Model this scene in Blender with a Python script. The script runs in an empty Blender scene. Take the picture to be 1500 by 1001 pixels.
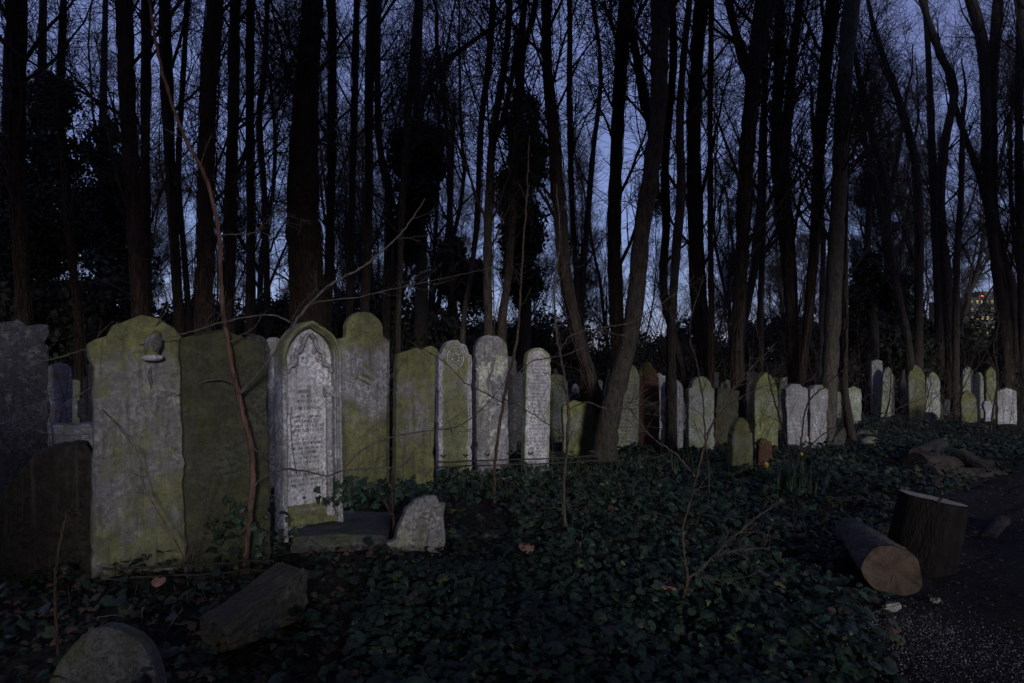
import bpy, bmesh, math, random
import numpy as np
from mathutils import Vector, Matrix
SC = bpy.context.scene
COL = SC.collection
rad = math.radians
F, H, HOR = 1000.0, 1.4, 545.0      # focal length in photo pixels, eye height, horizon row

# ------------------------------------------------------------------ basics
def at(px, py, d):
    return Vector(((px - 750) / F * d, d, H + (HOR - py) / F * d))
def tag(o, label=None, cat=None, group=None, kind=None):
    if label: o['label'] = label
    if cat: o['category'] = cat
    if group: o['group'] = group
    if kind: o['kind'] = kind
    return o
def link(name, me, mat=None, parent=None, loc=None):
    o = bpy.data.objects.new(name, me); COL.objects.link(o)
    if mat is not None: me.materials.append(mat)
    if parent is not None: o.parent = parent
    if loc is not None: o.location = loc
    return o
def empty(name, loc, rz=0):
    o = bpy.data.objects.new(name, None); COL.objects.link(o)
    o.location = loc; o.rotation_euler = (0, 0, rz); o.empty_display_size = .1
    return o
def build(name, V, faces, smooth=True, col=None):
    """V (n,3); faces: list of int arrays (m,k)"""
    me = bpy.data.meshes.new(name)
    V = np.asarray(V, dtype=np.float32)
    me.vertices.add(len(V)); me.vertices.foreach_set('co', V.ravel())
    loops = np.concatenate([np.asarray(f, dtype=np.int32).ravel() for f in faces])
    tot = np.concatenate([np.full(len(f), np.asarray(f).shape[1], dtype=np.int32) for f in faces])
    start = np.concatenate([[0], np.cumsum(tot)[:-1]]).astype(np.int32)
    me.loops.add(len(loops)); me.loops.foreach_set('vertex_index', loops)
    me.polygons.add(len(tot)); me.polygons.foreach_set('loop_start', start)
    me.polygons.foreach_set('loop_total', tot)
    me.polygons.foreach_set('use_smooth', np.full(len(tot), smooth, dtype=bool))
    if col is not None:
        a = me.color_attributes.new('tint', 'FLOAT_COLOR', 'POINT')
        c = np.ones((len(V), 4), dtype=np.float32); c[:, :3] = col
        a.data.foreach_set('color', c.ravel())
    me.update(calc_edges=True)
    return me
class Acc:
    def __init__(s): s.V = []; s.F = []; s.C = []; s.n = 0
    def add(s, V, fs, col=None):
        s.V.append(np.asarray(V, dtype=np.float32))
        for f in fs: s.F.append(np.asarray(f) + s.n)
        if col is not None: s.C.append(np.asarray(col, dtype=np.float32))
        s.n += len(V)
    def mesh(s, name, smooth=True):
        return build(name, np.concatenate(s.V), s.F, smooth, np.concatenate(s.C) if s.C else None)

# ------------------------------------------------------------------ terrain
def hgt(x, y):
    x = np.asarray(x, dtype=float); y = np.asarray(y, dtype=float)
    z = .035*np.sin(x*1.3+.5)*np.cos(y*.9) + .02*np.sin(x*3.1+y*2.3) + .012*np.sin(5.1*x-3.7*y)
    z += 0.20*np.exp(-(((x-11.5)/3.0)**2 + ((y-16.5)/1.8)**2))      # ivy mound at the right
    z += .05*np.exp(-(((x-.3)/1.6)**2 + ((y-5.6)/1.5)**2))         # ivy hump in front of the row
    z -= .05*np.exp(-(((x-3.6)/1.2)**2 + ((y-3.6)/1.6)**2))
    return z
def gz(x, y): return float(hgt(x, y))

# ------------------------------------------------------------------ node materials
def newmat(name):
    m = bpy.data.materials.new(name); m.use_nodes = True
    nt = m.node_tree
    return m, nt, nt.nodes['Principled BSDF']
class NT:
    def __init__(s, nt): s.nt = nt
    def n(s, t, **k):
        o = s.nt.nodes.new(t)
        for a, b in k.items(): setattr(o, a, b)
        return o
    def l(s, a, b): s.nt.links.new(a, b)
    def val(s, sock, v):
        if isinstance(v, bpy.types.NodeSocket): s.l(v, sock)
        else: sock.default_value = v
    def math(s, op, a, b=0.0, clamp=False):
        o = s.n('ShaderNodeMath', operation=op, use_clamp=clamp)
        s.val(o.inputs[0], a); s.val(o.inputs[1], b); return o.outputs[0]
    def noise(s, vec, scale, detail=4, rough=.55, dist=0):
        o = s.n('ShaderNodeTexNoise'); s.l(vec, o.inputs['Vector'])
        o.inputs['Scale'].default_value = scale; o.inputs['Detail'].default_value = detail
        o.inputs['Roughness'].default_value = rough; o.inputs['Distortion'].default_value = dist
        return o.outputs['Fac']
    def rng(s, v, a, b, c=0., d=1.):
        o = s.n('ShaderNodeMapRange', interpolation_type='SMOOTHSTEP'); s.l(v, o.inputs[0])
        for i, q in enumerate((a, b, c, d)): o.inputs[i+1].default_value = q
        return o.outputs[0]
    def mix(s, f, a, b, mode='MIX'):
        o = s.n('ShaderNodeMix', data_type='RGBA', blend_type=mode)
        s.val(o.inputs[0], f)
        for i, q in ((6, a), (7, b)):
            if isinstance(q, tuple): o.inputs[i].default_value = (*q, 1)
            else: s.l(q, o.inputs[i])
        return o.outputs[2]
    def vec(s, kind, scale=(1, 1, 1), rnd=True):
        tc = s.n('ShaderNodeTexCoord'); v = tc.outputs[kind]
        if rnd:
            oi = s.n('ShaderNodeObjectInfo'); m = s.math('MULTIPLY', oi.outputs['Random'], 53.)
            a = s.n('ShaderNodeVectorMath', operation='ADD'); s.l(v, a.inputs[0]); s.l(m, a.inputs[1]); v = a.outputs[0]
        mp = s.n('ShaderNodeMapping'); mp.inputs['Scale'].default_value = scale
        s.l(v, mp.inputs['Vector']); return mp.outputs[0]
    def bump(s, h, bs, strength=.5, dist=.01):
        b = s.n('ShaderNodeBump'); b.inputs['Strength'].default_value = strength
        b.inputs['Distance'].default_value = dist; s.l(h, b.inputs['Height']); s.l(b.outputs[0], bs.inputs['Normal'])

def stone_mat(name, grey, green, gtop=.6, gbot=.5, gall=0., stain=.5, pale=.25, rough_bump=.6):
    m, nt, bs = newmat(name); N = NT(nt)
    v = N.vec('Object'); vs = N.vec('Object', (9, 9, 1.1)); g = N.n('ShaderNodeTexCoord').outputs['Generated']
    sep = N.n('ShaderNodeSeparateXYZ'); N.l(g, sep.inputs[0]); z = sep.outputs[2]
    n1 = N.noise(v, 3.2, 8, .62); n2 = N.noise(v, 30, 6, .7); n3 = N.noise(vs, 1.6, 6, .6); n4 = N.noise(v, 9, 8, .7, .3)
    base = N.mix(N.rng(n2, .44, .56), tuple(c*.42 for c in grey), tuple(c*1.12 for c in grey))
    base = N.mix(N.rng(N.noise(v, 2.6, 9, .68, .6), .44, .60, .62, 0.), base, tuple(c*.38 for c in grey))
    base = N.mix(N.rng(N.noise(v, 14, 8, .75), .40, .60, .5, 0.), base, tuple(c*.5 for c in grey))
    base = N.mix(N.math('MULTIPLY', N.rng(n4, .52, .72), pale), base, (.50, .50, .53))
    a = N.math('MULTIPLY', N.rng(z, .72, .96), gtop); b = N.math('MULTIPLY', N.rng(z, .80, .02), gbot)
    s_ = N.math('ADD', N.math('ADD', a, b), gall)
    s_ = N.math('ADD', s_, N.math('MULTIPLY', N.math('SUBTRACT', n1, .5), 3.6))
    s_ = N.math('ADD', s_, N.math('MULTIPLY', N.math('SUBTRACT', n3, .5), 1.5))
    s_ = N.math('ADD', s_, N.math('MULTIPLY', N.math('SUBTRACT', n2, .5), 2.6))
    gm = N.rng(s_, .05, .85)
    gr = N.mix(N.rng(n4, .35, .65), tuple(c*.42 for c in green), tuple(min(1, c*.92) for c in green))
    col = N.mix(N.math('MULTIPLY', gm, .82), base, gr)
    dk = N.math('MULTIPLY', N.rng(N.math('ADD', N.math('MULTIPLY', n3, .55), N.math('MULTIPLY', N.noise(v, 6, 8, .7), .5)), .55, .68), stain)
    col = N.mix(dk, col, (.045, .042, .045))
    lich = N.rng(N.noise(v, 55, 3, .6), .62, .72)
    col = N.mix(N.math('MULTIPLY', lich, .4), col, tuple(min(.5, c*1.35+.015) for c in grey))
    vo = N.n('ShaderNodeTexVoronoi'); N.l(v, vo.inputs['Vector']); vo.inputs['Scale'].default_value = 17; vo.inputs['Randomness'].default_value = 1
    sp_ = N.math('MULTIPLY', N.rng(N.math('ADD', vo.outputs['Distance'], N.math('MULTIPLY', N.math('SUBTRACT', n2, .5), .9)), .30, .18), N.rng(N.noise(v, 4.3, 5, .6), .46, .56))
    col = N.mix(N.math('MULTIPLY', sp_, .55), col, tuple(c*.30+.02 for c in green))
    dr = N.rng(N.noise(N.vec('Object', (26, 26, 1.6)), 1.0, 5, .65), .53, .64, 0., stain*.9)
    col = N.mix(dr, col, (.055, .052, .05))
    pit = N.rng(N.noise(v, 95, 3, .6), .60, .70)
    col = N.mix(N.math('MULTIPLY', pit, .6), col, (.05, .05, .045))
    N.l(col, bs.inputs['Base Color']); bs.inputs['Roughness'].default_value = .95
    bs.inputs['Specular IOR Level'].default_value = .15
    hh = N.math('ADD', N.math('MULTIPLY', n2, .7), N.math('ADD', N.math('MULTIPLY', n4, 1.1), N.math('MULTIPLY', pit, -.5)))
    N.bump(hh, bs, rough_bump, .012)
    return m
GV = (.330, .325, .365); GP = (.43, .43, .47); GG = (.185, .195, .070); GO = (.085, .088, .050)
M = {}
M['green7'] = stone_mat('green_text_panel', (.30, .30, .31), (.17, .18, .065), .0, .5, .75, .3, .2)
M['mossy'] = stone_mat('mossy_sandstone', (.30, .29, .31), (.165, .17, .045), .9, .85, .50, .6)
M['tall'] = stone_mat('tall_streaked_stone', (.34, .34, .38), (.165, .17, .045), 1.6, 1.9, -.22, .4, .5)
M['lead'] = stone_mat('grey_limestone', (.215, .21, .235), (.140, .148, .046), 1.35, 1.0, -.12, .62, .3)
M['olive'] = stone_mat('dark_olive_stone', (.070, .072, .058), (.066, .068, .036), .5, .5, .3, .35, .03)
M['violet'] = stone_mat('violet_grey_marble', (.42, .41, .47), (.20, .21, .075), .55, .30, -.42, .35, .45, .4)
M['arch'] = stone_mat('arch_stone', (.37, .365, .41), (.175, .185, .06), 1.5, .15, -.35, .5, .35, .5)
M['pale'] = stone_mat('pale_marble', (.41, .415, .45), (.24, .26, .15), .45, .25, -.30, .30, .5, .4)
M['palegreen'] = stone_mat('pale_green_stone', (.37, .40, .38), (.235, .26, .135), .6, .4, .15, .30, .3)
M['green'] = stone_mat('green_stone', (.25, .26, .22), (.165, .18, .055), .6, .5, .45, .35)
M['peel'] = stone_mat('peeling_stone', (.21, .205, .235), (.20, .205, .135), .1, .2, .0, .6, .75, .9)
M['dark'] = stone_mat('dark_grey_stone', (.085, .085, .10), (.05, .055, .03), .2, .2, -.2, .7, .25, .8)  # dark grey tone with random darker blotches
M['monument'] = stone_mat('dark_grey_monument', (.125, .125, .15), (.06, .065, .04), .2, .2, -.4, .75, .4, .9)  # dark bluish grey with heavy random mottling
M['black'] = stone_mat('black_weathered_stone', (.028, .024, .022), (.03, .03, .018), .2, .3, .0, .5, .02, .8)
M['rust'] = stone_mat('red_sandstone', (.145, .072, .050), (.13, .12, .045), .9, .2, -.35, .4, .02, .6)
M['chunk'] = stone_mat('broken_stone', (.36, .35, .36), (.26, .27, .17), .3, .2, .1, .35, .2, 1.)
M['ledger'] = stone_mat('ledger_stone', (.11, .115, .12), (.07, .08, .035), .3, .3, .1, .6, .1, .9)
M['mosskerb'] = stone_mat('moss_covered_kerb', (.07, .075, .06), (.085, .105, .015), .9, .3, .4, .4, .05, 1.)
M['ochre'] = stone_mat('ochre_broken_slab', (.10, .092, .072), (.115, .098, .035), .2, .3, .1, .7, .05, 1.)

def flat_mat(name, col, rough=.8, scale=20, var=.4, bump=.3, spec=.3):
    m, nt, bs = newmat(name); N = NT(nt); v = N.vec('Object')
    n = N.noise(v, scale, 5, .6)
    N.l(N.mix(N.rng(n, .3, .7), tuple(c*(1-var) for c in col), tuple(min(1, c*(1+var*.5)) for c in col)), bs.inputs['Base Color'])
    bs.inputs['Roughness'].default_value = rough; bs.inputs['Specular IOR Level'].default_value = spec
    N.bump(n, bs, bump, .01); return m
M['letters'] = flat_mat('incised_lettering', (.062, .06, .062), .9, 60, .5, 0)
M['leadletters'] = flat_mat('worn_lettering', (.13, .13, .135), .9, 60, .5, 0)
M['iron'] = flat_mat('rusted_iron', (.018, .013, .012), .7, 50, .5, .4)
M['petal'] = flat_mat('yellow_petal', (.62, .42, .02), .6, 30, .2, .05)
M['fleshleaf'] = flat_mat('dead_pink_leaf', (.16, .085, .07), .8, 30, .4, .2)
M['woodcut'] = None

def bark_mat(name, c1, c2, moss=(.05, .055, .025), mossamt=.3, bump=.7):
    m, nt, bs = newmat(name); N = NT(nt)
    v = N.vec('Object', (1, 1, .25)); v2 = N.vec('Object', (1, 1, 1))
    n = N.noise(v, 22, 8, .65, .4); n2 = N.noise(v2, 2.0, 5, .6)
    vr = N.n('ShaderNodeTexVoronoi', feature='DISTANCE_TO_EDGE'); N.l(v, vr.inputs['Vector']); vr.inputs['Scale'].default_value = 42
    cr = N.math('MULTIPLY', N.rng(vr.outputs['Distance'], .0, .25), .4)
    col = N.mix(N.rng(n, .35, .65), c1, c2)
    col = N.mix(N.math('MULTIPLY', N.rng(n2, .48, .7), mossamt), col, moss)
    col = N.mix(N.rng(N.noise(N.vec('Object', (1, 1, 3.5)), 7, 4, .6, .5), .60, .68, 0., .5), col, tuple(a*.4 for a in c1))
    col = N.mix(N.rng(vr.outputs['Distance'], .0, .10, .25, 0.), col, tuple(a*.3 for a in c1))
    N.l(col, bs.inputs['Base Color']); bs.inputs['Roughness'].default_value = .9
    bs.inputs['Specular IOR Level'].default_value = .15
    N.bump(N.math('ADD', n, cr), bs, bump, .02)
    return m
M['bark'] = bark_mat('grey_brown_bark', (.024, .020, .018), (.062, .053, .048), bump=1.)
M['barkdark'] = bark_mat('dark_bark', (.022, .018, .016), (.050, .042, .038))
M['barkblack'] = bark_mat('unlit_black_bark', (.006, .005, .005), (.014, .012, .011), (.012, .012, .008), .2, .5)  # near-black bark: the stump's unlit look is put into its colour
M['barkpale'] = bark_mat('pale_sycamore_bark', (.050, .046, .040), (.110, .102, .088), (.07, .08, .04), .4, .5)
M['barkred'] = bark_mat('reddish_bark', (.026, .018, .015), (.062, .042, .034), bump=1.)
M['barkviolet'] = bark_mat('silver_log_bark', (.058, .048, .044), (.120, .102, .094), (.06, .06, .05), .3)
M['cherry'] = bark_mat('reddish_sapling_bark', (.055, .026, .020), (.135, .080, .068), (.1, .09, .08), .2, .4)
M['twig'] = bark_mat('twig_bark', (.028, .022, .020), (.065, .052, .048), bump=.1)
M['twigpale'] = bark_mat('pale_twig_bark', (.05, .044, .042), (.10, .09, .085), bump=.1)
M['farbark'] = bark_mat('far_dark_bark', (.013, .012, .012), (.030, .026, .026), mossamt=.1, bump=.1)

def leaf_mat(name, rough=.5, spec=.22, mult=1.0, trans=.1):
    m, nt, bs = newmat(name); N = NT(nt)
    a = N.n('ShaderNodeAttribute', attribute_name='tint')
    n = N.noise(N.vec('Object', rnd=False), 60, 3, .6)
    c = N.mix(1.0, a.outputs['Color'], N.mix(N.rng(n, .3, .7), (.65*mult,)*3, (1.15*mult,)*3), 'MULTIPLY')
    N.l(c, bs.inputs['Base Color']); bs.inputs['Roughness'].default_value = rough
    bs.inputs['Specular IOR Level'].default_value = spec
    N.bump(n, bs, .2, .004)
    return m
M['ivy'] = leaf_mat('ivy_leaf')
M['foliage'] = leaf_mat('evergreen_foliage', .6, .2)
M['litter'] = leaf_mat('dead_leaves', .85, .1)
M['blade'] = leaf_mat('grass_blade', .6, .25)

def ground_mat():
    m, nt, bs = newmat('woodland_soil'); N = NT(nt); v = N.vec('Object', rnd=False)
    n1 = N.noise(v, 1.2, 8, .65); n2 = N.noise(v, 28, 6, .7); n3 = N.noise(v, 120, 4, .7)
    c = N.mix(N.rng(n2, .35, .65), (.012, .010, .008), (.040, .034, .028))
    c = N.mix(N.rng(n1, .5, .7, 0, .6), c, (.018, .026, .012))
    c = N.mix(N.rng(n3, .60, .70, 0, .7), c, (.085, .072, .060))
    N.l(c, bs.inputs['Base Color']); bs.inputs['Roughness'].default_value = .97
    bs.inputs['Specular IOR Level'].default_value = .1
    N.bump(N.math('ADD', n2, N.math('MULTIPLY', n3, .5)), bs, .9, .04); return m
def path_mat():
    m, nt, bs = newmat('woodchip_path'); N = NT(nt); v = N.vec('Object', rnd=False)
    n1 = N.noise(v, 1.8, 6, .65); n2 = N.noise(v, 60, 6, .75); n3 = N.noise(v, 150, 4, .7)
    c = N.mix(N.rng(n2, .4, .65), (.009, .0085, .009), (.030, .028, .030))
    c = N.mix(N.math('MULTIPLY', N.rng(n3, .54, .64), N.rng(n1, .35, .6)), c, (.09, .085, .088))
    N.l(c, bs.inputs['Base Color']); bs.inputs['Roughness'].default_value = .95
    bs.inputs['Specular IOR Level'].default_value = .1
    N.bump(N.math('ADD', n2, n3), bs, 1., .02); return m
def cut_mat():
    m, nt, bs = newmat('sawn_wood'); N = NT(nt)
    tc = N.n('ShaderNodeTexCoord'); v = tc.outputs['Object']
    dn = N.n('ShaderNodeTexNoise'); N.l(v, dn.inputs['Vector']); dn.inputs['Scale'].default_value = 9; dn.inputs['Detail'].default_value = 3
    ad = N.n('ShaderNodeVectorMath', operation='MULTIPLY_ADD'); N.l(dn.outputs['Color'], ad.inputs[0]); ad.inputs[1].default_value = (.05, .05, .05); N.l(v, ad.inputs[2])
    sp = N.n('ShaderNodeSeparateXYZ'); N.l(ad.outputs[0], sp.inputs[0])
    r = N.math('SQRT', N.math('ADD', N.math('POWER', sp.outputs[0], 2.), N.math('POWER', sp.outputs[1], 2.)))
    ring = N.math('SINE', N.math('MULTIPLY', r, 420.))
    n = N.noise(v, 11, 6, .6); fine = N.noise(v, 140, 3, .6)
    c = N.mix(N.rng(n, .35, .65), (.026, .018, .015), (.062, .044, .037))
    c = N.mix(N.rng(ring, .2, 1., 0, .35), c, (.04, .028, .022))
    c = N.mix(N.rng(r, .10, .03, 0, .45), c, (.05, .028, .02))
    saw = N.noise(N.vec('Object', (3, 60, 1), False), 3, 3, .5)
    c = N.mix(N.rng(saw, .55, .7, 0, .35), c, (.07, .05, .04))
    N.l(c, bs.inputs['Base Color']); bs.inputs['Roughness'].default_value = .85; bs.inputs['Specular IOR Level'].default_value = .2
    N.bump(N.math('ADD', fine, saw), bs, .5, .004); return m
M['cut'] = cut_mat()
def emit_mat(name, col, s):
    m, nt, bs = newmat(name); bs.inputs['Base Color'].default_value = (.02, .02, .02, 1)
    bs.inputs['Emission Color'].default_value = (*col, 1); bs.inputs['Emission Strength'].default_value = s; return m

# ------------------------------------------------------------------ tubes / trees
def tubes(acc, P, R, n=4, cap=False):
    """P (N,k,3) polylines, R (N,k) radii -> quads"""
    N_, k, _ = P.shape
    T = np.gradient(P, axis=1); T /= (np.linalg.norm(T, axis=2, keepdims=True) + 1e-9)
    mean = T.mean(axis=1); ref = np.tile(np.array([.31, .87, .11]), (N_, 1))
    bad = np.abs(mean @ np.array([.31, .87, .11])) > .8; ref[bad] = (.9, -.2, .1)
    U = np.cross(T, ref[:, None, :]); U /= (np.linalg.norm(U, axis=2, keepdims=True) + 1e-9)
    W = np.cross(T, U)
    a = np.arange(n) / n * 2 * np.pi
    V = P[:, :, None, :] + R[:, :, None, None] * (U[:, :, None, :]*np.cos(a)[None, None, :, None] + W[:, :, None, :]*np.sin(a)[None, None, :, None])
    V = V.reshape(-1, 3)
    i = np.arange(N_)[:, None, None]*k*n + np.arange(k-1)[None, :, None]*n
    j = np.arange(n)[None, None, :]; j2 = (j+1) % n
    q = np.stack([i+j, i+j2, i+n+j2, i+n+j], axis=-1).reshape(-1, 4)
    acc.add(V, [q])
def spawn(P, R, n, tr, L, ang, up, k, wob, rr, rng, rmin=.003, tip=.25):
    N_, K, _ = P.shape
    t = rng.uniform(tr[0], tr[1], N_*n); pi = np.repeat(np.arange(N_), n)
    f = t*(K-1); i0 = np.minimum(f.astype(int), K-2); fr = (f-i0)[:, None]
    p = P[pi, i0]*(1-fr) + P[pi, i0+1]*fr
    T = P[pi, i0+1] - P[pi, i0]; T /= (np.linalg.norm(T, axis=1, keepdims=True)+1e-9)
    r = (R[pi, i0]*(1-fr[:, 0]) + R[pi, i0+1]*fr[:, 0])*rng.uniform(rr*.7, rr*1.15, len(t))
    Q = rng.normal(size=(len(t), 3)); Q -= (Q*T).sum(1, keepdims=True)*T; Q /= (np.linalg.norm(Q, axis=1, keepdims=True)+1e-9)
    a = np.radians(rng.uniform(ang[0], ang[1], len(t)))[:, None]
    D = T*np.cos(a) + Q*np.sin(a)
    ln = L*rng.uniform(.5, 1.15, len(t))*(1.15-.65*t)
    st = (ln/(k-1))[:, None]
    out = np.empty((len(t), k, 3)); out[:, 0] = p
    for s in range(1, k):
        D = D + rng.normal(size=D.shape)*wob; D[:, 2] += up
        D /= np.linalg.norm(D, axis=1, keepdims=True)
        out[:, s] = out[:, s-1] + D*st
    RR = np.maximum(r, rmin)[:, None]*np.linspace(1, tip, k)[None, :]
    return out, np.maximum(RR, rmin*.6)
def smooth_path(pts, k):
    """Catmull-Rom resample of (m,c) control points"""
    pts = np.asarray(pts, dtype=float); m = len(pts)
    if m == 2: return pts[0] + (pts[1]-pts[0])*np.linspace(0, 1, k)[:, None]
    e = np.vstack([2*pts[0]-pts[1], pts, 2*pts[-1]-pts[-2]])
    seg = np.linalg.norm(np.diff(pts[:, :2], axis=0), axis=1); cs = np.concatenate([[0], np.cumsum(seg)])
    t = np.linspace(0, cs[-1], k); out = np.empty((k, pts.shape[1]))
    for j, tt in enumerate(t):
        i = min(np.searchsorted(cs, tt, side='right')-1, m-2); u = (tt-cs[i])/(seg[i]+1e-9)
        a, b, c, d = e[i], e[i+1], e[i+2], e[i+3]
        out[j] = .5*((2*b)+(-a+c)*u+(2*a-5*b+4*c-d)*u*u+(-a+3*b-3*c+d)*u**3)
    return out

# leaves ---------------------------------------------------------------
def leaf_template(kind):
    if kind == 'ivy':
        a = [(-.0, -.26), (.20, -.46), (.44, -.36), (.53, -.04), (.42, .26), (.20, .43), (0, .50), (-.20, .43), (-.42, .26), (-.53, -.04), (-.44, -.36), (-.20, -.46)]
    elif kind == 'lobed':
        a = [(0, -.30), (.22, -.48), (.34, -.22), (.58, -.12), (.30, .10), (.24, .34), (0, .70), (-.24, .34), (-.30, .10), (-.58, -.12), (-.34, -.22), (-.22, -.48)]
    else:
        a = [(0, -.5), (.3, 0), (0, .55), (-.3, 0)]
    a = np.array(a); n = len(a)
    V = np.zeros((n+1, 3)); V[1:, :2] = a; V[1:, 2] = -.16*(a**2).sum(1)*2 ; V[0] = (0, .02, .03 if n > 4 else .05)
    V[1:, 2] += .10*np.abs(a[:, 0])
    Fc = np.array([(0, 1+i, 1+(i+1) % n) for i in range(n)])
    return V, Fc
def leaves(acc, C, size, nrm, kind, tint, rng, spin=None):
    """C (N,3) centres, nrm (N,3) facing, tint (N,3)"""
    V, Fc = leaf_template(kind); N_ = len(C)
    nrm = nrm/(np.linalg.norm(nrm, axis=1, keepdims=True)+1e-9)
    q = rng.normal(size=(N_, 3)); q -= (q*nrm).sum(1, keepdims=True)*nrm; q /= np.linalg.norm(q, axis=1, keepdims=True)
    w = np.cross(nrm, q)
    s = size[:, None, None] if hasattr(size, '__len__') else size
    asp = rng.uniform(.8, 1.15, N_)[:, None, None]; cup = rng.uniform(.2, 2.2, N_)[:, None, None]
    X = C[:, None, :] + s*(V[None, :, 0:1]*asp*q[:, None, :] + V[None, :, 1:2]*w[:, None, :] + V[None, :, 2:3]*cup*nrm[:, None, :])
    m = len(V)
    fc = (Fc[None] + (np.arange(N_)*m)[:, None, None]).reshape(-1, 3)
    acc.add(X.reshape(-1, 3), [fc], np.repeat(tint, m, axis=0))

# ------------------------------------------------------------------ world, camera, sun
SUN_AZ = (.27, -.963); SUN_EL = rad(11)
w = bpy.data.worlds.new('World'); SC.world = w; w.use_nodes = True
wn = w.node_tree; bg = wn.nodes['Background']
sky = wn.nodes.new('ShaderNodeTexSky'); sky.sky_type = 'NISHITA'; sky.sun_disc = False
sky.sun_elevation = SUN_EL; sky.sun_rotation = math.atan2(SUN_AZ[0], SUN_AZ[1])
sky.air_density = 1.0; sky.dust_density = .6; sky.ozone_density = 4.0
mx = wn.nodes.new('ShaderNodeMix'); mx.data_type = 'RGBA'; mx.blend_type = 'MULTIPLY'; mx.inputs[0].default_value = 1
mx.inputs[7].default_value = (1.10, .84, .92, 1)
m2 = wn.nodes.new('ShaderNodeMix'); m2.data_type = 'RGBA'; m2.inputs[0].default_value = .62; m2.inputs[7].default_value = (.95, 1.0, 2.10, 1)
wn.links.new(sky.outputs[0], mx.inputs[6]); wn.links.new(mx.outputs[2], m2.inputs[6]); wn.links.new(m2.outputs[2], bg.inputs['Color'])
bg.inputs['Strength'].default_value = .15
sl = bpy.data.lights.new('sun', 'SUN'); sl.energy = 1.875; sl.angle = rad(9); sl.color = (1.0, .97, .92)
so = bpy.data.objects.new('sun', sl); COL.objects.link(so)
dirs = Vector((SUN_AZ[0]*math.cos(SUN_EL), SUN_AZ[1]*math.cos(SUN_EL), math.sin(SUN_EL)))
so.rotation_euler = dirs.to_track_quat('Z', 'Y').to_euler(); so.location = (3, -4, 9)
cd = bpy.data.cameras.new('camera'); cam = bpy.data.objects.new('camera', cd); COL.objects.link(cam)
cam.location = (0, 0, H); cam.rotation_euler = (rad(90), 0, 0); cd.lens = 24; cd.sensor_width = 36
cd.shift_y = (HOR-500.5)/1500; cd.clip_end = 3000; cd.clip_start = .05
SC.camera = cam
SC.view_settings.view_transform = 'Standard'; SC.view_settings.look = 'None'
SC.view_settings.exposure = .415; SC.view_settings.gamma = 1
SC.cycles.use_denoising = True
SC.cycles.max_bounces = 5; SC.cycles.diffuse_bounces = 2; SC.cycles.transparent_max_bounces = 4

# ------------------------------------------------------------------ ground
xs = np.concatenate([np.array([-900, -400, -200, -100, -60, -35]), np.arange(-22, 22.01, .14), np.array([35, 60, 100, 200, 400, 900])])
ys = np.concatenate([np.array([-400, -150, -60, -25, -10]), np.arange(-4, 26, .14), np.array([30, 38, 50, 80, 140, 250, 500, 1500])])
X, Y = np.meshgrid(xs, ys); Z = hgt(X, Y)
rg = np.random.default_rng(3); near = (np.abs(X) < 22) & (Y > -4) & (Y < 26)
Z = Z + np.where(near, rg.normal(size=Z.shape)*.012, 0)
nx, ny = len(xs), len(ys); idx = np.arange(nx*ny).reshape(ny, nx)
q = np.stack([idx[:-1, :-1], idx[:-1, 1:], idx[1:, 1:], idx[1:, :-1]], -1).reshape(-1, 4)
g = link('ground', build('ground', np.stack([X, Y, Z], -1).reshape(-1, 3), [q]), ground_mat()); tag(g, kind='structure')
# path edge (between ivy and path) as x(y)
def path_left(y): return np.interp(y, [0, 2.6, 3.1, 3.6, 4.2, 5.0, 6, 7.2, 8.5, 10, 12], [.9, 1.25, 1.6, 1.85, 2.15, 2.55, 3.5, 4.3, 5.8, 8, 10.5])
py_ = np.arange(-1.0, 11, .12); rows = []
for yy in py_:
    x0 = path_left(yy) + .06*math.sin(yy*9) + .05*math.sin(yy*23)
    rows.append([(x0 + u*3.4, yy) for u in np.linspace(0, 1, 26)])
R_ = np.array(rows); Zp = hgt(R_[..., 0], R_[..., 1]) + .012 + np.random.default_rng(8).normal(size=R_.shape[:2])*.006
e = np.linspace(0, 1, 26); Zp += np.where((e < .03) | (e > .97), -.05, 0)[None, :]
ii = np.arange(R_.shape[0]*26).reshape(-1, 26)
q = np.stack([ii[:-1, :-1], ii[:-1, 1:], ii[1:, 1:], ii[1:, :-1]], -1).reshape(-1, 4)
p = link('path', build('path', np.concatenate([R_, Zp[..., None]], -1).reshape(-1, 3), [q]), path_mat()); tag(p, kind='structure')

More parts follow.
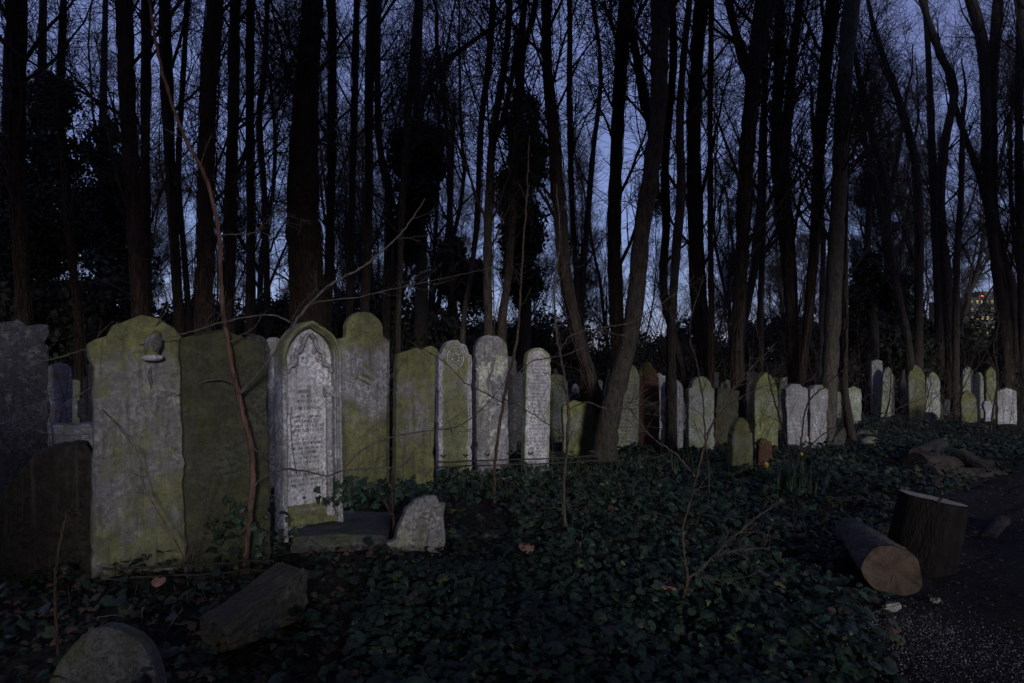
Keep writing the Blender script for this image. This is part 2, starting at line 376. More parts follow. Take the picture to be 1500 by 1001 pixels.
# ------------------------------------------------------------------ headstones
def prof(kind, w, h, s=.0, gk=.95):
    hw = w/2; a = []
    def arc(cx, cz, rx, rz, t0, t1, n):
        return [(cx+rx*math.cos(rad(t0+(t1-t0)*i/n)), cz+rz*math.sin(rad(t0+(t1-t0)*i/n))) for i in range(n+1)]
    if kind == 'round': a = [(hw, 0)] + arc(0, h-hw*.95, hw, hw*.95, 0, 180, 22) + [(-hw, 0)]
    elif kind == 'lowround': a = [(hw, 0)] + arc(0, h-hw*.55, hw, hw*.55, 0, 180, 20) + [(-hw, 0)]
    elif kind == 'shoulder':
        r = hw*.78; sh = h-r*1.0; a = [(hw, 0), (hw, sh-.05)] + [(hw-.01, sh-.02), (r+.008, sh)] + arc(0, sh, r, r, 5, 175, 18) + [(-r-.008, sh), (-hw+.01, sh-.02), (-hw, sh-.05), (-hw, 0)]
    elif kind == 'ogee':   # stepped shoulders with concave sweep to round head
        r = hw*.72; sh = h-r*1.15
        a = [(hw, 0), (hw, sh-.06)] + arc(hw, sh+.02, hw-r, .08, 270, 180, 5) + arc(0, sh+.06, r, h-sh-.06, 8, 172, 18) + arc(-hw, sh+.02, hw-r, .08, 0, -90, 5) + [(-hw, 0)]
    elif kind == 'gable': a = [(hw, 0), (hw, h-hw*.42), (hw*.93, h-hw*.38), (hw*.35, h-.035), (0, h), (-hw*.35, h-.035), (-hw*.93, h-hw*.38), (-hw, h-hw*.42), (-hw, 0)]
    elif kind == 'lowgable': a = [(hw, 0), (hw, h-hw*.30), (hw*.55, h-.06), (0, h), (-hw*.7, h-.035), (-hw, h-hw*.2), (-hw, 0)]
    elif kind == 'gothic':
        R0 = w*gk; top = math.sqrt(R0**2-(R0-hw)**2); c = R0-hw; t1 = math.degrees(math.atan2(top, c)); zz = h-top
        a = [(hw, 0)] + arc(-c, zz, R0, R0, 0, t1, 11) + arc(c, zz, R0, R0, 180-t1, 180, 11)[1:] + [(-hw, 0)]
    elif kind == 'pointshoulder':
        r = hw*.80; sh = h-r*1.5
        a = [(hw, 0), (hw, sh-.05), (hw, sh-.03), (r, sh)] + arc(-r*.7, sh, r*1.7, r*1.65, 4, 63, 8) + arc(r*.7, sh, r*1.7, r*1.65, 117, 176, 8) + [(-r, sh), (-hw, sh-.03), (-hw, sh-.05), (-hw, 0)]
    elif kind == 'twinshoulder': a = [(hw*.98, 0), (hw*.86, h*.62), (hw*.99, h*.70), (hw, h-.10), (hw*.55, h-.05), (hw*.3, h), (-hw*.45, h-.005), (-hw*.85, h-.07), (-hw, h-.09), (-hw*1.02, h*.72), (-hw*.95, h*.6), (-hw, 0)]
    elif isinstance(kind, tuple):
        a = [tuple(p) for p in smooth_path(np.array([(x*hw, z*h) for x, z in kind[0]]), 44)]
    elif isinstance(kind, list): a = [(x*hw, z*h) for x, z in kind]
    # resample
    out = []
    n = len(a)
    for i in range(n):
        p0, p1 = a[i], a[(i+1) % n]; L = math.hypot(p1[0]-p0[0], p1[1]-p0[1])
        m = max(1, int(L/.035))
        for j in range(m): out.append((p0[0]+(p1[0]-p0[0])*j/m, p0[1]+(p1[1]-p0[1])*j/m))
    return np.array(out)
def offset_in(P, d):
    nxt = np.roll(P, -1, 0); prv = np.roll(P, 1, 0)
    t = nxt-prv; t /= (np.linalg.norm(t, axis=1, keepdims=True)+1e-9)
    nrm = np.stack([-t[:, 1], t[:, 0]], 1)       # inward for CCW
    return P + nrm*d
def slab_mesh(name, P, th, rings, rng, rough=.003, chips=5, chipd=.02):
    """P outline CCW (x,z); rings: list of (inset, y) after the arris"""
    P = P.copy(); n = len(P)
    nz = np.convolve(rng.normal(size=n+6), np.ones(3)/3, 'same')[3:-3][:n]
    P = offset_in(P, 0) if False else P
    nn = offset_in(P, 1)-P
    d = nz*rough*1.6 + rng.normal(size=n)*rough*.5
    for _ in range(chips):
        c = rng.integers(n); wdt = rng.uniform(.6, 1.8)
        dd = np.minimum(np.abs(np.arange(n)-c), n-np.abs(np.arange(n)-c)); d += chipd*rng.uniform(.4, 1)*np.exp(-(dd/wdt)**2)
    P = P + nn*d[:, None]
    b = .010
    R = [(offset_in(P, b), th), (P, th-b), (P, b), (offset_in(P, b), 0)]
    for (ins, y) in rings: R.append((offset_in(P, ins), y))
    bm = bmesh.new(); vs = []
    for k, (Q, y) in enumerate(R):
        jit = rng.normal(size=n)*rough*.6 if k in (1, 2) else np.zeros(n)
        vs.append([bm.verts.new((Q[i, 0], y+jit[i], Q[i, 1])) for i in range(n)])
    bk = bm.faces.new(vs[0])
    for a, c in zip(vs[:-1], vs[1:]):
        for i in range(n):
            j = (i+1) % n
            bm.faces.new((a[i], a[j], c[j], c[i]))
    fr = bm.faces.new(list(reversed(vs[-1]))); fr.material_index = 1 if len(rings) > 1 else 0
    bmesh.ops.recalc_face_normals(bm, faces=bm.faces)
    bmesh.ops.triangulate(bm, faces=[bk, fr], ngon_method='EAR_CLIP')
    me = bpy.data.meshes.new(name); bm.to_mesh(me); bm.free(); return me
def inscription(w, z0, z1, rng, y, ls=.055, ch=.030, fill=.85, thick=.0045, cx=0., fade=0., taper=None):
    """rows of worn capital strokes; one flat mesh"""
    V = []; Fq = []
    def quad(xa, za, xb, zb):
        i = len(V); V.extend([(xa, y, za), (xb, y, za), (xb, y, zb), (xa, y, zb)]); Fq.append((i, i+1, i+2, i+3))
    def seg(xa, za, xb, zb, t):
        dx, dz = xb-xa, zb-za; L = math.hypot(dx, dz)+1e-9; ox, oz = -dz/L*t/2, dx/L*t/2
        i = len(V); V.extend([(xa-ox, y, za-oz), (xb-ox, y, zb-oz), (xb+ox, y, zb+oz), (xa+ox, y, za+oz)]); Fq.append((i, i+1, i+2, i+3))
    z = z1; row = 0
    while z > z0:
        c = ch*(1.0 if row % 4 else 1.25); rw = w*fill*rng.choice([.55, .8, .95, 1., 1.])
        if taper: rw *= taper((z-z0)/(z1-z0))
        x = cx-rw/2
        while x < cx+rw/2:
            wd = int(rng.integers(2, 8))
            for _ in range(wd):
                if x > cx+rw/2: break
                cw = c*rng.choice([.28, .55, .62, .7])
                if rng.random() > fade:
                    k = int(rng.integers(0, 8)); t = thick
                    za, zb = z, z+c
                    if k != 4: seg(x, za, x, zb, t)
                    if k in (0, 2, 5): seg(x+cw*.8, za, x+cw*.8, zb, t)
                    if k in (0, 1, 6): seg(x, z+c*.5, x+cw*.7, z+c*.5, t*.7)
                    if k in (1, 3, 5, 6): seg(x, zb-t/2, x+cw*.8, zb-t/2, t*.7)
                    if k in (3, 6, 7): seg(x, za+t/2, x+cw*.8, za+t/2, t*.7)
                    if k in (2, 4): seg(x, za, x+cw*.8, zb, t*.8)
                    if k == 4: seg(x+cw*.8, za, x, zb, t*.8)
                x += cw+c*.22
            x += c*.45
        z -= ls*(1. if rng.random() > .12 else 1.7); row += 1
    if not V: return None
    return build('inscription', np.array(V), [np.array(Fq)], False)

STONES = []
def stone(pl, pr, pt, pb, th, kind, mat, label, rings=(), text=None, t=.10, lean=(0, 0), d=None, rough=.003, chips=5, chipd=.02, sink=.22, letters='letters', name='headstone', group='old headstones standing in the cemetery', cat='headstone', inner=None):
    """front-face box in photo pixels: left, right, top, base; th = facing angle"""
    if d is None: d = H*F/(pb-HOR)
    x = ((pl+pr)/2-750)/F*d
    al = math.atan2(-x, d); ph = rad(th)-al
    w = (pr-pl)/F*d/max(.35, math.cos(ph)); zt = H+(HOR-pt)/F*d
    zb = min(H+(HOR-pb)/F*d, gz(x, d))-sink; h = zt-zb
    rng = np.random.default_rng(int(pl*7+pt*3))
    me = slab_mesh(name, prof(kind, w, h), t, list(rings), rng, rough, chips, chipd)
    o = link(name, me, M[mat])
    if inner: me.materials.append(M[inner])
    o.location = (x, d, zb); o.rotation_euler = (rad(lean[0]), rad(lean[1]), rad(th))
    tag(o, label, cat, group)
    fy = rings[-1][1] if rings else 0.
    if text:
        z0, z1, ls, ch, fill, fade = text
        hv = h-sink
        ime = inscription(w, sink+hv*z0, sink+hv*z1, rng, fy-.0016, ls, ch, fill, max(.0035, ch*.14), 0, fade)
        if ime: link('inscription', ime, M[letters], o)
    STONES.append(o); o['_w'] = w; o['_h'] = h
    del o['_w'], o['_h']
    return o, w, h
brk1 = [(.94, 0), (.97, .35), (.97, .60), (1.06, .66), (1.05, .73), (.90, .755), (.84, .80), (.98, .865), (.88, .90), (.74, .925), (.58, .96), (.30, .99), (-.05, 1.), (-.3, .985), (-.55, .965), (-.66, .93), (-.88, .915), (-1, .90), (-1, .86), (-.9, .82), (-.93, .5), (-.98, .0)]
s1, w1, h1 = stone(143, 281, 462, 846, 36, brk1, 'lead', 'tall mossy grey headstone with notched shoulders and a broken carved emblem near its top', text=(.12, .62, .060, .030, .8, .25), t=.13, rough=.0025, chips=9, chipd=.012, letters='leadletters', lean=(-1, 0))
# emblem: stump of a carved drapery bracket, with a dark blob for the hollow's shade
def blob(name, mat, parent, loc, size, seed, noise=.25, sub=3):
    bm = bmesh.new(); bmesh.ops.create_icosphere(bm, subdivisions=sub, radius=1); rng = random.Random(seed)
    ph = [rng.uniform(0, 6) for _ in range(6)]
    for v in bm.verts:
        c = v.co.copy()
        f = 1+noise*(math.sin(c.x*3+ph[0])*math.cos(c.y*3.3+ph[1])+.6*math.sin(c.z*5+ph[2])*math.sin(c.x*4+ph[3])+.35*math.sin(9*c.y+ph[4])*math.sin(8*c.z+ph[5]))
        v.co = Vector((c.x*size[0]*f, c.y*size[1]*f, c.z*size[2]*f))
    for f in bm.faces: f.smooth = True
    me = bpy.data.meshes.new(name); bm.to_mesh(me); bm.free()
    return link(name, me, mat, parent, loc)
ez = h1*.895
em = link('emblem', None, parent=s1) if False else None
def ring_relief(name, mat, parent, pts, r, n=8, tip=1.):
    acc = Acc(); P = smooth_path(pts, 22)[None]; R = (np.linspace(1, tip, 22)*r)[None]
    tubes(acc, P, R, n); return link(name, acc.mesh(name), mat, parent)
em_ = blob('emblem', M['lead'], s1, (.055, -.03, ez+.005), (.056, .060, .095), 6, .12); em_.rotation_euler = (0, rad(10), 0)
eh = blob('emblem_hollow_shade', M['letters'], s1, (.064, -.078, ez+.012), (.033, .020, .060), 9, .12); eh.rotation_euler = (0, rad(10), 0)  # solid dark blob stands in for the shade inside the hollow
blob('emblem_foot', M['violet'], s1, (.045, -.045, ez-.080), (.078, .055, .024), 4, .12)
blob('drip_stain', M['letters'], s1, (.05, .0035, ez-.22), (.028, .0045, .10), 10, .3)
s2, w2, h2 = stone(283, 397, 484, 832, 33, 'lowgable', 'olive', 'plain dark olive headstone with low pointed top behind the forked sapling', t=.12, lean=(0, -1.5), rough=.003, chips=6)
stone(358, 392, 490, 740, 30, 'round', 'dark', 'narrow dark round headstone peeping out behind the olive slab', d=6.9)
stone(386, 417, 494, 740, 30, 'round', 'violet', 'round grey headstone half hidden behind the left edge of the pointed arch monument', d=7.3)

# ---- gothic arch stone with niche
d4 = 5.75; x4 = (462-750)/F*d4; th4 = 39
w4 = .52; h4 = 1.4+(HOR-470)/F*d4+.22
A = []
rngA = np.random.default_rng(44)
outer = prof('gothic', w4, h4, gk=.66)
# soften the apex
top = outer[:, 1].max()
rings4 = [(.026, 0.), (.030, .020), (.038, .022), (.041, .045), (.050, .048), (.054, .12)]
me = slab_mesh('headstone', outer, .22, rings4, rngA, .003, 6, .012)
s4 = link('headstone', me, M['arch']); me.materials.append(M['violet']); s4.location = (x4, d4, -.22); s4.rotation_euler = (0, rad(-.6), rad(th4))
tag(s4, 'pale violet gothic arch headstone with carved niche, cusped tracery and one side column', 'headstone', 'old headstones standing in the cemetery')
PN = M['panel'] = stone_mat('niche_panel_stone', (.60, .60, .68), (.19, .21, .07), -.2, .8, -.85, .5, .7, .4)
zs = .22
# panel sits in the niche
pp = prof('gothic', w4-.10, h4-.055-.34, gk=.70); pm = slab_mesh('niche_panel', pp, .02, [], rngA, .001, 2, .005)
pn = link('niche_panel', pm, PN, s4, (0, .098, .34))
im = inscription(.29, .62, 1.30, np.random.default_rng(5), .0963, .040, .021, .95, .0045, -.02, .06)
link('inscription', im, M['letters'], s4)
im = inscription(.28, 1.33, 1.44, np.random.default_rng(6), .0963, .040, .024, .6, .005, -.02, .05)
link('inscription', im, M['letters'], s4)
# sloping sill
bm = bmesh.new()
for (x_, y_, z_) in [(-.205, .11, .34), (.205, .11, .34), (.205, .10, .50), (-.205, .10, .50), (-.205, .004, .34), (.205, .004, .34), (.205, .004, .40), (-.205, .004, .40)]: bm.verts.new((x_, y_, z_))
bm.verts.ensure_lookup_table(); V_ = bm.verts
for f in [(0, 1, 2, 3), (4, 5, 6, 7), (7, 6, 2, 3), (4, 5, 1, 0), (4, 7, 3, 0), (5, 6, 2, 1)]: bm.faces.new([V_[i] for i in f])
bmesh.ops.recalc_face_normals(bm, faces=bm.faces)
me = bpy.data.meshes.new('sill'); bm.to_mesh(me); bm.free(); link('sill', me, M['mossy'], s4)
def lathe(name, prof_, mat, parent, loc, n=14):
    V = []; 
    for (r, z) in prof_:
        for i in range(n): V.append((r*math.cos(2*math.pi*i/n), r*math.sin(2*math.pi*i/n), z))
    k = len(prof_); V.append((0, 0, prof_[0][1])); V.append((0, 0, prof_[-1][1]))
    q = [(a*n+i, a*n+(i+1) % n, (a+1)*n+(i+1) % n, (a+1)*n+i) for a in range(k-1) for i in range(n)]
    t = [(k*n, (i+1) % n, i) for i in range(n)]+[(k*n+1, (k-1)*n+i, (k-1)*n+(i+1) % n) for i in range(n)]
    return link(name, build(name, np.array(V), [np.array(q), np.array(t)]), mat, parent, loc)
zc = h4-.60
colm = lathe('column', [(.027, 0), (.027, .3), (.028, .301), (.028, zc-.56)], M['violet'], s4, (.150, .028, .48))
lathe('column_base', [(.040, 0), (.040, .03), (.034, .045), (.037, .06), (.030, .075), (.033, .09), (.026, .11)], M['violet'], colm, (0, 0, -.09))
lathe('capital', [(.026, 0), (.031, .012), (.025, .02), (.028, .04), (.044, .075), (.050, .085), (.044, .095), (.052, .105), (.052, .125)], M['violet'], colm, (0, 0, zc-.56), 10)
for k in range(10):
    a = k*.63; blob('carved_leaf', M['violet'], colm, (.038*math.cos(a), .038*math.sin(a), zc-.56+.05+.02*(k % 2)), (.011, .011, .018), k, .3, 1)
# cusped tracery in the arch head
zsp = h4-.055-.38
def cusp(sign):
    pts = []
    for (x, z) in [(.190, 0), (.178, .05), (.135, .065), (.118, .11), (.126, .155), (.080, .185), (.058, .23), (.050, .27), (.010, .33)]:
        pts.append((sign*x, .070, zsp+z))
    return pts
for s in (-1, 1):
    ring_relief('tracery', M['violet'], s4, cusp(s), .018, 6)
    rr_ = random.Random(3+s)
    for k in range(16):
        u = rr_.random(); zz = .06+.26*u; xm = .165*(1-(zz/.42)**1.7)
        x = rr_.uniform(max(.02, .11-.25*u), xm)
        blob('carved_leaf', M['violet'], s4, (s*x, .090, zsp+zz), (rr_.uniform(.010, .02), .010, rr_.uniform(.010, .02)), k, .35, 1)
# hanging dark crack down the panel
ring_relief('crack', M['letters'], s4, [(-.155, .096, 1.33), (-.162, .096, 1.20), (-.15, .096, 1.0), (-.13, .096, .84), (-.11, .096, .74)], .0035, 4)

s5, w5, h5 = stone(498, 571, 457, 722, 34, 'ogee', 'tall', 'tallest mossy yellow-green headstone with stepped shoulders and round head beside the arch monument', t=.12, text=(.72, .80, .07, .035, .6, .5), letters='leadletters', rings=[(.028, 0.)])
for k, (a, b) in enumerate([((-.10, 1.52), (.14, 1.40)), ((-.12, 1.46), (.10, 1.34)), ((-.02, 1.60), (.13, 1.52))]):
    ring_relief('carved_drapery', M['mossy'], s5, [(a[0], .022, a[1]+.12), ((a[0]+b[0])/2, .016, (a[1]+b[1])/2+.13), (b[0], .022, b[1]+.12)], .030, 8, .7)
s6, *_ = stone(579, 635, 508, 728, 30, 'gable', 'mossy', 'mossy green headstone with blunt pointed top, left of the oval medallion headstone', t=.12, lean=(0, 1))
stone(617, 643, 507, 690, 20, 'round', 'mossy', 'small round green headstone top showing behind the blunt pointed one', d=10.6)
s7, w7, h7 = stone(643, 692, 498, 699, 24, 'shoulder', 'violet', 'round-shouldered headstone with oval medallion and raised violet border around green text panel', rings=[(.035, 0.), (.043, .012), (.060, .012)], text=(.12, .70, .062, .030, .75, .12), t=.14, letters='leadletters', inner='green7')
zc7 = h7-.24
def med(parent, cx, cz, rx, rz, y, mat, r=.010, n=28, name='medallion'):
    acc = Acc(); a = np.linspace(0, 2*np.pi, n); P = np.stack([cx+rx*np.cos(a), np.full(n, y), cz+rz*np.sin(a)], -1)[None]
    tubes(acc, P, np.full((1, n), r), 6); return link(name, acc.mesh(name), mat, parent)
med(s7, 0, zc7, .115, .14, .010, M['violet']); med(s7, 0, zc7, .085, .105, .010, M['violet'], .006)
for k in range(9):
    a = k*.7; blob('carved_wreath', M['violet'], s7, (.05*math.cos(a), .008, zc7+.06*math.sin(a)), (.020, .012, .020), k+20, .4, 1)
stone(688, 700, 530, 690, 24, 'round', 'pale', 'thin pale edge of a headstone between the medallion stone and the flaking one', d=10.4)
s8, w8, h8 = stone(699, 746, 490, 699, 20, 'round', 'peel', 'flaking dark headstone with peeling pale patches in front of the twin trunks', t=.13, rough=.003, chips=10, chipd=.018, text=(.78, .84, .06, .035, .5, .2), lean=(0, -.5))
# peeled skin: thin raised sheets left on the face
def flake(parent, pts, y, th, mat, seed, name='peeling_skin'):
    P = []; rng = np.random.default_rng(seed)
    n = len(pts)
    for i in range(n):
        p0, p1 = np.array(pts[i]), np.array(pts[(i+1) % n])
        for j in range(8): P.append(p0+(p1-p0)*j/8+rng.normal(size=2)*.007)
    P = np.array(P)
    if ((P[:, 0]*np.roll(P[:, 1], -1))-(np.roll(P[:, 0], -1)*P[:, 1])).sum() < 0: P = P[::-1]
    bm = bmesh.new(); f = [bm.verts.new((p[0], y-th, p[1])) for p in P]; b = [bm.verts.new((p[0], y+.002, p[1])) for p in P]
    bm.faces.new(f)
    for i in range(len(P)): bm.faces.new((f[i], f[(i+1) % len(P)], b[(i+1) % len(P)], b[i]))
    bmesh.ops.recalc_face_normals(bm, faces=bm.faces); bmesh.ops.triangulate(bm, faces=[x for x in bm.faces if len(x.verts) > 4])
    me = bpy.data.meshes.new(name); bm.to_mesh(me); bm.free(); return link(name, me, mat, parent)
M['skin'] = stone_mat('pale_peeling_skin', (.40, .41, .38), (.30, .32, .22), 0, 0, .1, .3, .6, .9)
flake(s8, [(-.19, h8-.95), (-.10, h8-1.0), (-.07, h8-.72), (-.10, h8-.60), (-.03, h8-.50), (-.02, h8-.36), (-.10, h8-.42), (-.13, h8-.36), (-.19, h8-.42)], 0, .008, M['skin'], 1)
flake(s8, [(.0, h8-.52), (.06, h8-.60), (.10, h8-.50), (.15, h8-.60), (.16, h8-.32), (.06, h8-.26), (.04, h8-.38)], 0, .008, M['skin'], 2)
flake(s8, [(-.05, .35), (.17, .35), (.17, h8-.70), (.04, h8-.74), (-.05, h8-.8), (-.07, h8-1.1)], 0, .006, M['peel'], 3)
stone(737, 757, 522, 680, 24, 'round', 'dark', 'dim grey headstone just right of the flaking one, half hidden behind it', d=11.2)
stone(752, 772, 545, 660, 10, 'lowround', 'dark', 'low dark headstone in the gap left of the long inscription headstone', d=13)
s9, w9, h9 = stone(768, 804, 510, 697, 22, 'round', 'palegreen', 'slender pale round-topped headstone covered in long lines of lettering', rings=[(.024, 0.), (.032, .010)], text=(.05, .90, .047, .028, .84, .03), t=.13, lean=(0, 1.2), inner='violet')
stone(800, 832, 548, 662, 12, 'round', 'palegreen', 'pale green round headstone standing behind and right of the slender lettered one', d=13.2)
stone(806, 822, 540, 660, 8, [(.3, 0), (.3, .8), (1, .82), (1, .88), (.35, .9), (.4, .96), (.2, 1), (-.2, 1), (-.4, .96), (-.35, .9), (-1, .88), (-1, .82), (-.3, .8), (-.3, 0)], 'dark', 'small dark cross-topped gravestone behind the pale green round headstone', d=15, name='cross_gravestone')
stone(822, 866, 586, 673, 18, ([(.85, 0), (1, .35), (1.02, .6), (.9, .8), (.55, .93), (.1, .97), (-.3, 1.), (-.6, .96), (-.9, .93), (-1, .9), (-.95, .6), (-.9, .3), (-.8, 0)],), 'green', 'short squat green headstone with worn round top left of the forked tree base', lean=(0, 2), rough=.006, chips=8)
stone(846, 868, 550, 650, 0, [(1, .1), (.55, .7), (.2, .98), (0, 1), (-.25, .95), (-.4, .5), (-.5, 0)], 'pale', 'pale white wedge of a headstone beside the left stem of the forked tree', d=14, lean=(0, 7))
stone(834, 850, 575, 655, 8, 'lowround', 'dark', 'small dark stone with a lettered face behind the squat green headstone', d=14.5)
stone(872, 892, 536, 650, 5, 'round', 'palegreen', 'pale leaning headstone seen through the fork of the split tree', d=13.6, lean=(0, 9))
stone(893, 905, 548, 640, 10, 'round', 'palegreen', 'sliver of pale headstone just behind the right stem of the forked tree', d=14.4)
stone(900, 934, 528, 664, 12, 'gothic', 'palegreen', 'pointed grey-green headstone densely lettered, right of the forked tree', text=(.08, .80, .062, .034, .80, .04), lean=(0, 1.5))
stone(932, 966, 530, 661, 10, 'pointshoulder', 'rust', 'pointed rust red headstone with green head among the pale stones', t=.12)
stone(957, 976, 546, 655, 5, 'lowgable', 'pale', 'narrow white headstone between the red one and the thin dark trunk', d=13.4)
stone(972, 1001, 556, 668, 10, 'round', 'violet', 'bluish white round headstone half hidden by a thin trunk', t=.11)
stone(1010, 1046, 552, 668, 14, 'shoulder', 'palegreen', 'broad pale green headstone with round shoulders and a blank face', t=.13)
stone(1030, 1053, 541, 640, 10, 'lowgable', 'dark', 'dim brown headstone top behind the broad pale green one', d=15)
stone(1045, 1076, 566, 662, 12, 'lowgable', 'olive', 'dark olive headstone leaning between the broad pale and small pointed ones', lean=(0, 4))
stone(1056, 1066, 560, 640, 5, 'round', 'palegreen', 'tiny pale headstone tip above the dark olive leaning one', d=15.5)
stone(1075, 1103, 612, 695, 16, 'pointshoulder', 'green', 'small yellow-green pointed headstone standing forward of the row', text=(.72, .93, .05, .022, .4, .3), rings=[(.018, 0.)], t=.13, lean=(0, -1))
stone(1094, 1112, 543, 640, 8, 'gable', 'dark', 'dark headstone corner behind the tall gothic grey-green one', d=14.6)
stone(1107, 1139, 545, 662, 16, 'gothic', 'green', 'tall grey-green gothic headstone with thick dark side edge', t=.17, rings=[(.03, 0.)])
stone(1112, 1131, 643, 692, 10, 'round', 'rust', 'small reddish round grave marker beside the yellow daffodil', t=.10, name='grave_marker')
stone(1103, 1139, 664, 697, 10, [(1, 0), (.9, .5), (.5, .9), (-.2, 1), (-.8, .6), (-1, 0)], 'ledger', 'low worn plinth stone around the small reddish grave marker', t=.16, d=9.55, name='stone_plinth', cat='plinth', group='broken stones')
stone(1137, 1161, 552, 640, 8, 'round', 'palegreen', 'yellow-green round headstone with a carved ring, leaning behind the white pair', lean=(0, 4), d=15.5)
med(STONES[-1], 0, 1.38, .11, .11, -.006, M['green'], .012, name='carved_ring')
stone(1127, 1142, 553, 640, 5, 'round', 'olive', 'dark sliver of headstone left of the leaning ring-carved one', d=16)
stone(1156, 1186, 562, 660, 12, 'twinshoulder', 'pale', 'broad white headstone, left half of the white pair', t=.16, lean=(0, -2))
stone(1187, 1211, 564, 659, 12, 'twinshoulder', 'pale', 'dappled white headstone, right half of the white pair', t=.16, lean=(0, 1))
stone(1206, 1228, 622, 664, -10, [(1, 0), (.7, .5), (.2, .9), (-.4, 1), (-.9, .7), (-1, 0)], 'ledger', 'low green broken slab leaning against the right side of the white pair', d=12.2, lean=(12, 18), name='broken_slab', cat='slab', group='broken stones')
stone(1240, 1261, 566, 628, -4, 'gable', 'palegreen', 'small blue-green stained headstone right of the pale sycamore trunk', t=.10)
stone(1278, 1292, 526, 608, -2, 'gable', 'pale', 'tall narrow white pointed headstone far right, left of a tight group of three', d=21)
stone(1291, 1304, 538, 608, 2, 'pointshoulder', 'palegreen', 'narrow green headstone in the middle of the tight group of three', d=20.6, lean=(0, 3))
stone(1301, 1310, 546, 596, 12, 'gothic', 'dark', 'dim sliver of headstone at the back of the tight group of three', d=22)
stone(1316, 1327, 542, 592, 0, [(.5, 0), (.7, .3), (1, .5), (.75, .75), (.5, .8), (.3, 1), (-.2, 1), (-.5, .8), (-.7, .72), (-.9, .5), (-.5, .2), (-.5, 0)], 'dark', 'dim weathered monument standing alone between two far headstone groups', d=23, lean=(0, 2))
stone(1335, 1356, 535, 621, -4, 'gothic', 'green', 'tall grey-green pointed headstone at the foot of the leaning thin tree', lean=(0, -2), text=(.5, .85, .08, .045, .7, .3))
stone(1358, 1376, 545, 612, 0, 'gothic', 'palegreen', 'pale pointed headstone right of the tall one under the thin leaning tree', d=19.6)
stone(1356, 1372, 604, 624, 0, 'round', 'ledger', 'low dark round grave marker before the pale pointed headstone', d=18, name='grave_marker')
stone(1376, 1382, 590, 612, 0, 'gothic', 'olive', 'tiny dark green stone stub beside the pale pointed headstone', d=20, name='grave_marker')
stone(1412, 1425, 537, 600, -6, 'gothic', 'palegreen', 'far grey-green pointed headstone behind the small leaning green one', d=20.5, text=(.3, .8, .09, .05, .7, .3))
stone(1413, 1432, 571, 632, -8, 'gothic', 'green', 'small mossy green headstone leaning at the far right mound', d=16.2, lean=(0, -3))
stone(1428, 1440, 545, 602, -6, 'gothic', 'palegreen', 'far narrow headstone second in the far right trio', d=20.5)
stone(1446, 1458, 537, 602, -6, 'gothic', 'green', 'far narrow tall headstone crossed by a crooked sapling', d=20.0)
stone(1438, 1454, 588, 634, -6, [(.9, 0), (1., .2), (.6, .35), (.5, .75), (1, .9), (.7, 1), (-.8, 1), (-1, .9), (-.5, .7), (-.6, .3), (-.9, 0)], 'violet', 'broken pale stone pedestal between the small green and pale headstones', d=16.8, lean=(0, 4), name='stone_pedestal', cat='pedestal')
stone(1465, 1488, 568, 635, -10, 'gable', 'pale', 'pale pointed headstone nearest the right edge of the photo', d=16, t=.12, lean=(0, -1))
for (a, b, c, dd, k, m, l) in [
 (866, 876, 556, 15.6, 'round', 'palegreen', 'faint round stone top between the white wedge and the leaning pale headstone'),
 (1000, 1011, 560, 15.2, 'gothic', 'pale', 'thin pale stone edge between bluish white and broad pale green headstones'),
 (924, 940, 556, 16.2, 'round', 'green', 'dim green stone top behind the lettered and red headstones'),
 (1064, 1076, 556, 17, 'gothic', 'palegreen', 'far pale pointed stone behind the heavy dark trunk'),
 (1146, 1158, 566, 17.5, 'round', 'violet', 'far violet stone top just left of the white pair of headstones'),
 (1222, 1232, 574, 18.5, 'round', 'palegreen', 'faint stone between pale sycamore trunk and blue-green headstone'),
 (1382, 1390, 585, 22, 'round', 'dark', 'tiny far dark stone right of the pale pointed headstone'),
 (838, 848, 562, 17, 'gothic', 'violet', 'far pointed stone above the squat green headstone')]:
    stone(a, b, c, 640, 6, k, m, l, d=dd, lean=(0, random.Random(a).uniform(-5, 5)))
# left side
stone(-12, 62, 472, 705, 34, [(1, 0), (1., .84), (1.08, .86), (1.08, .88), (1.02, .90), (1.03, .99), (.6, 1.), (.3, .985), (0, 1.01), (-.5, 1), (-1, 1), (-1, 0)], 'monument', 'large dark monument with moulded cornice at the left edge', t=.35, rough=.008, chips=14, chipd=.03, d=7.6, text=(.86, .93, .1, .06, .8, .5), name='monument', cat='monument')
stone(70, 103, 531, 680, 34, 'round', 'violet', 'dim round headstone beside the dark cornice monument', d=9.5)
stone(100, 116, 556, 680, 30, 'lowround', 'palegreen', 'faint small stone behind the dim round headstone', d=11.5)
stone(115, 135, 552, 690, 30, [(.35, 0), (.35, .6), (1, .62), (1, .78), (.35, .8), (.35, 1), (-.35, 1), (-.35, .8), (-1, .78), (-1, .62), (-.35, .6), (-.35, 0)], 'dark', 'faint stone cross in the dark left of the mossy grey headstone', d=11, name='stone_cross', cat='cross')
stone(130, 150, 530, 700, 30, 'lowround', 'dark', 'dark headstone edge touching the left side of the mossy grey headstone', d=8.6)
stone(84, 146, 622, 700, 30, [(1, 0), (1, 1), (-1, 1), (-1, 0)], 'violet', 'low pale rectangular tomb block behind the black slab', d=7.6, name='tomb_block', cat='tomb', t=.4)
stone(-20, 128, 655, 880, 30, ([(1, 0), (1.0, .80), (.93, .93), (.8, 1.), (.3, .99), (-.1, .93), (-.5, .78), (-.8, .62), (-1, .55), (-1, 0)],), 'black', 'black slab with sloping curved top in the dark lower left', d=4.5, t=.3, rough=.008, chips=10, name='black_slab', cat='slab')
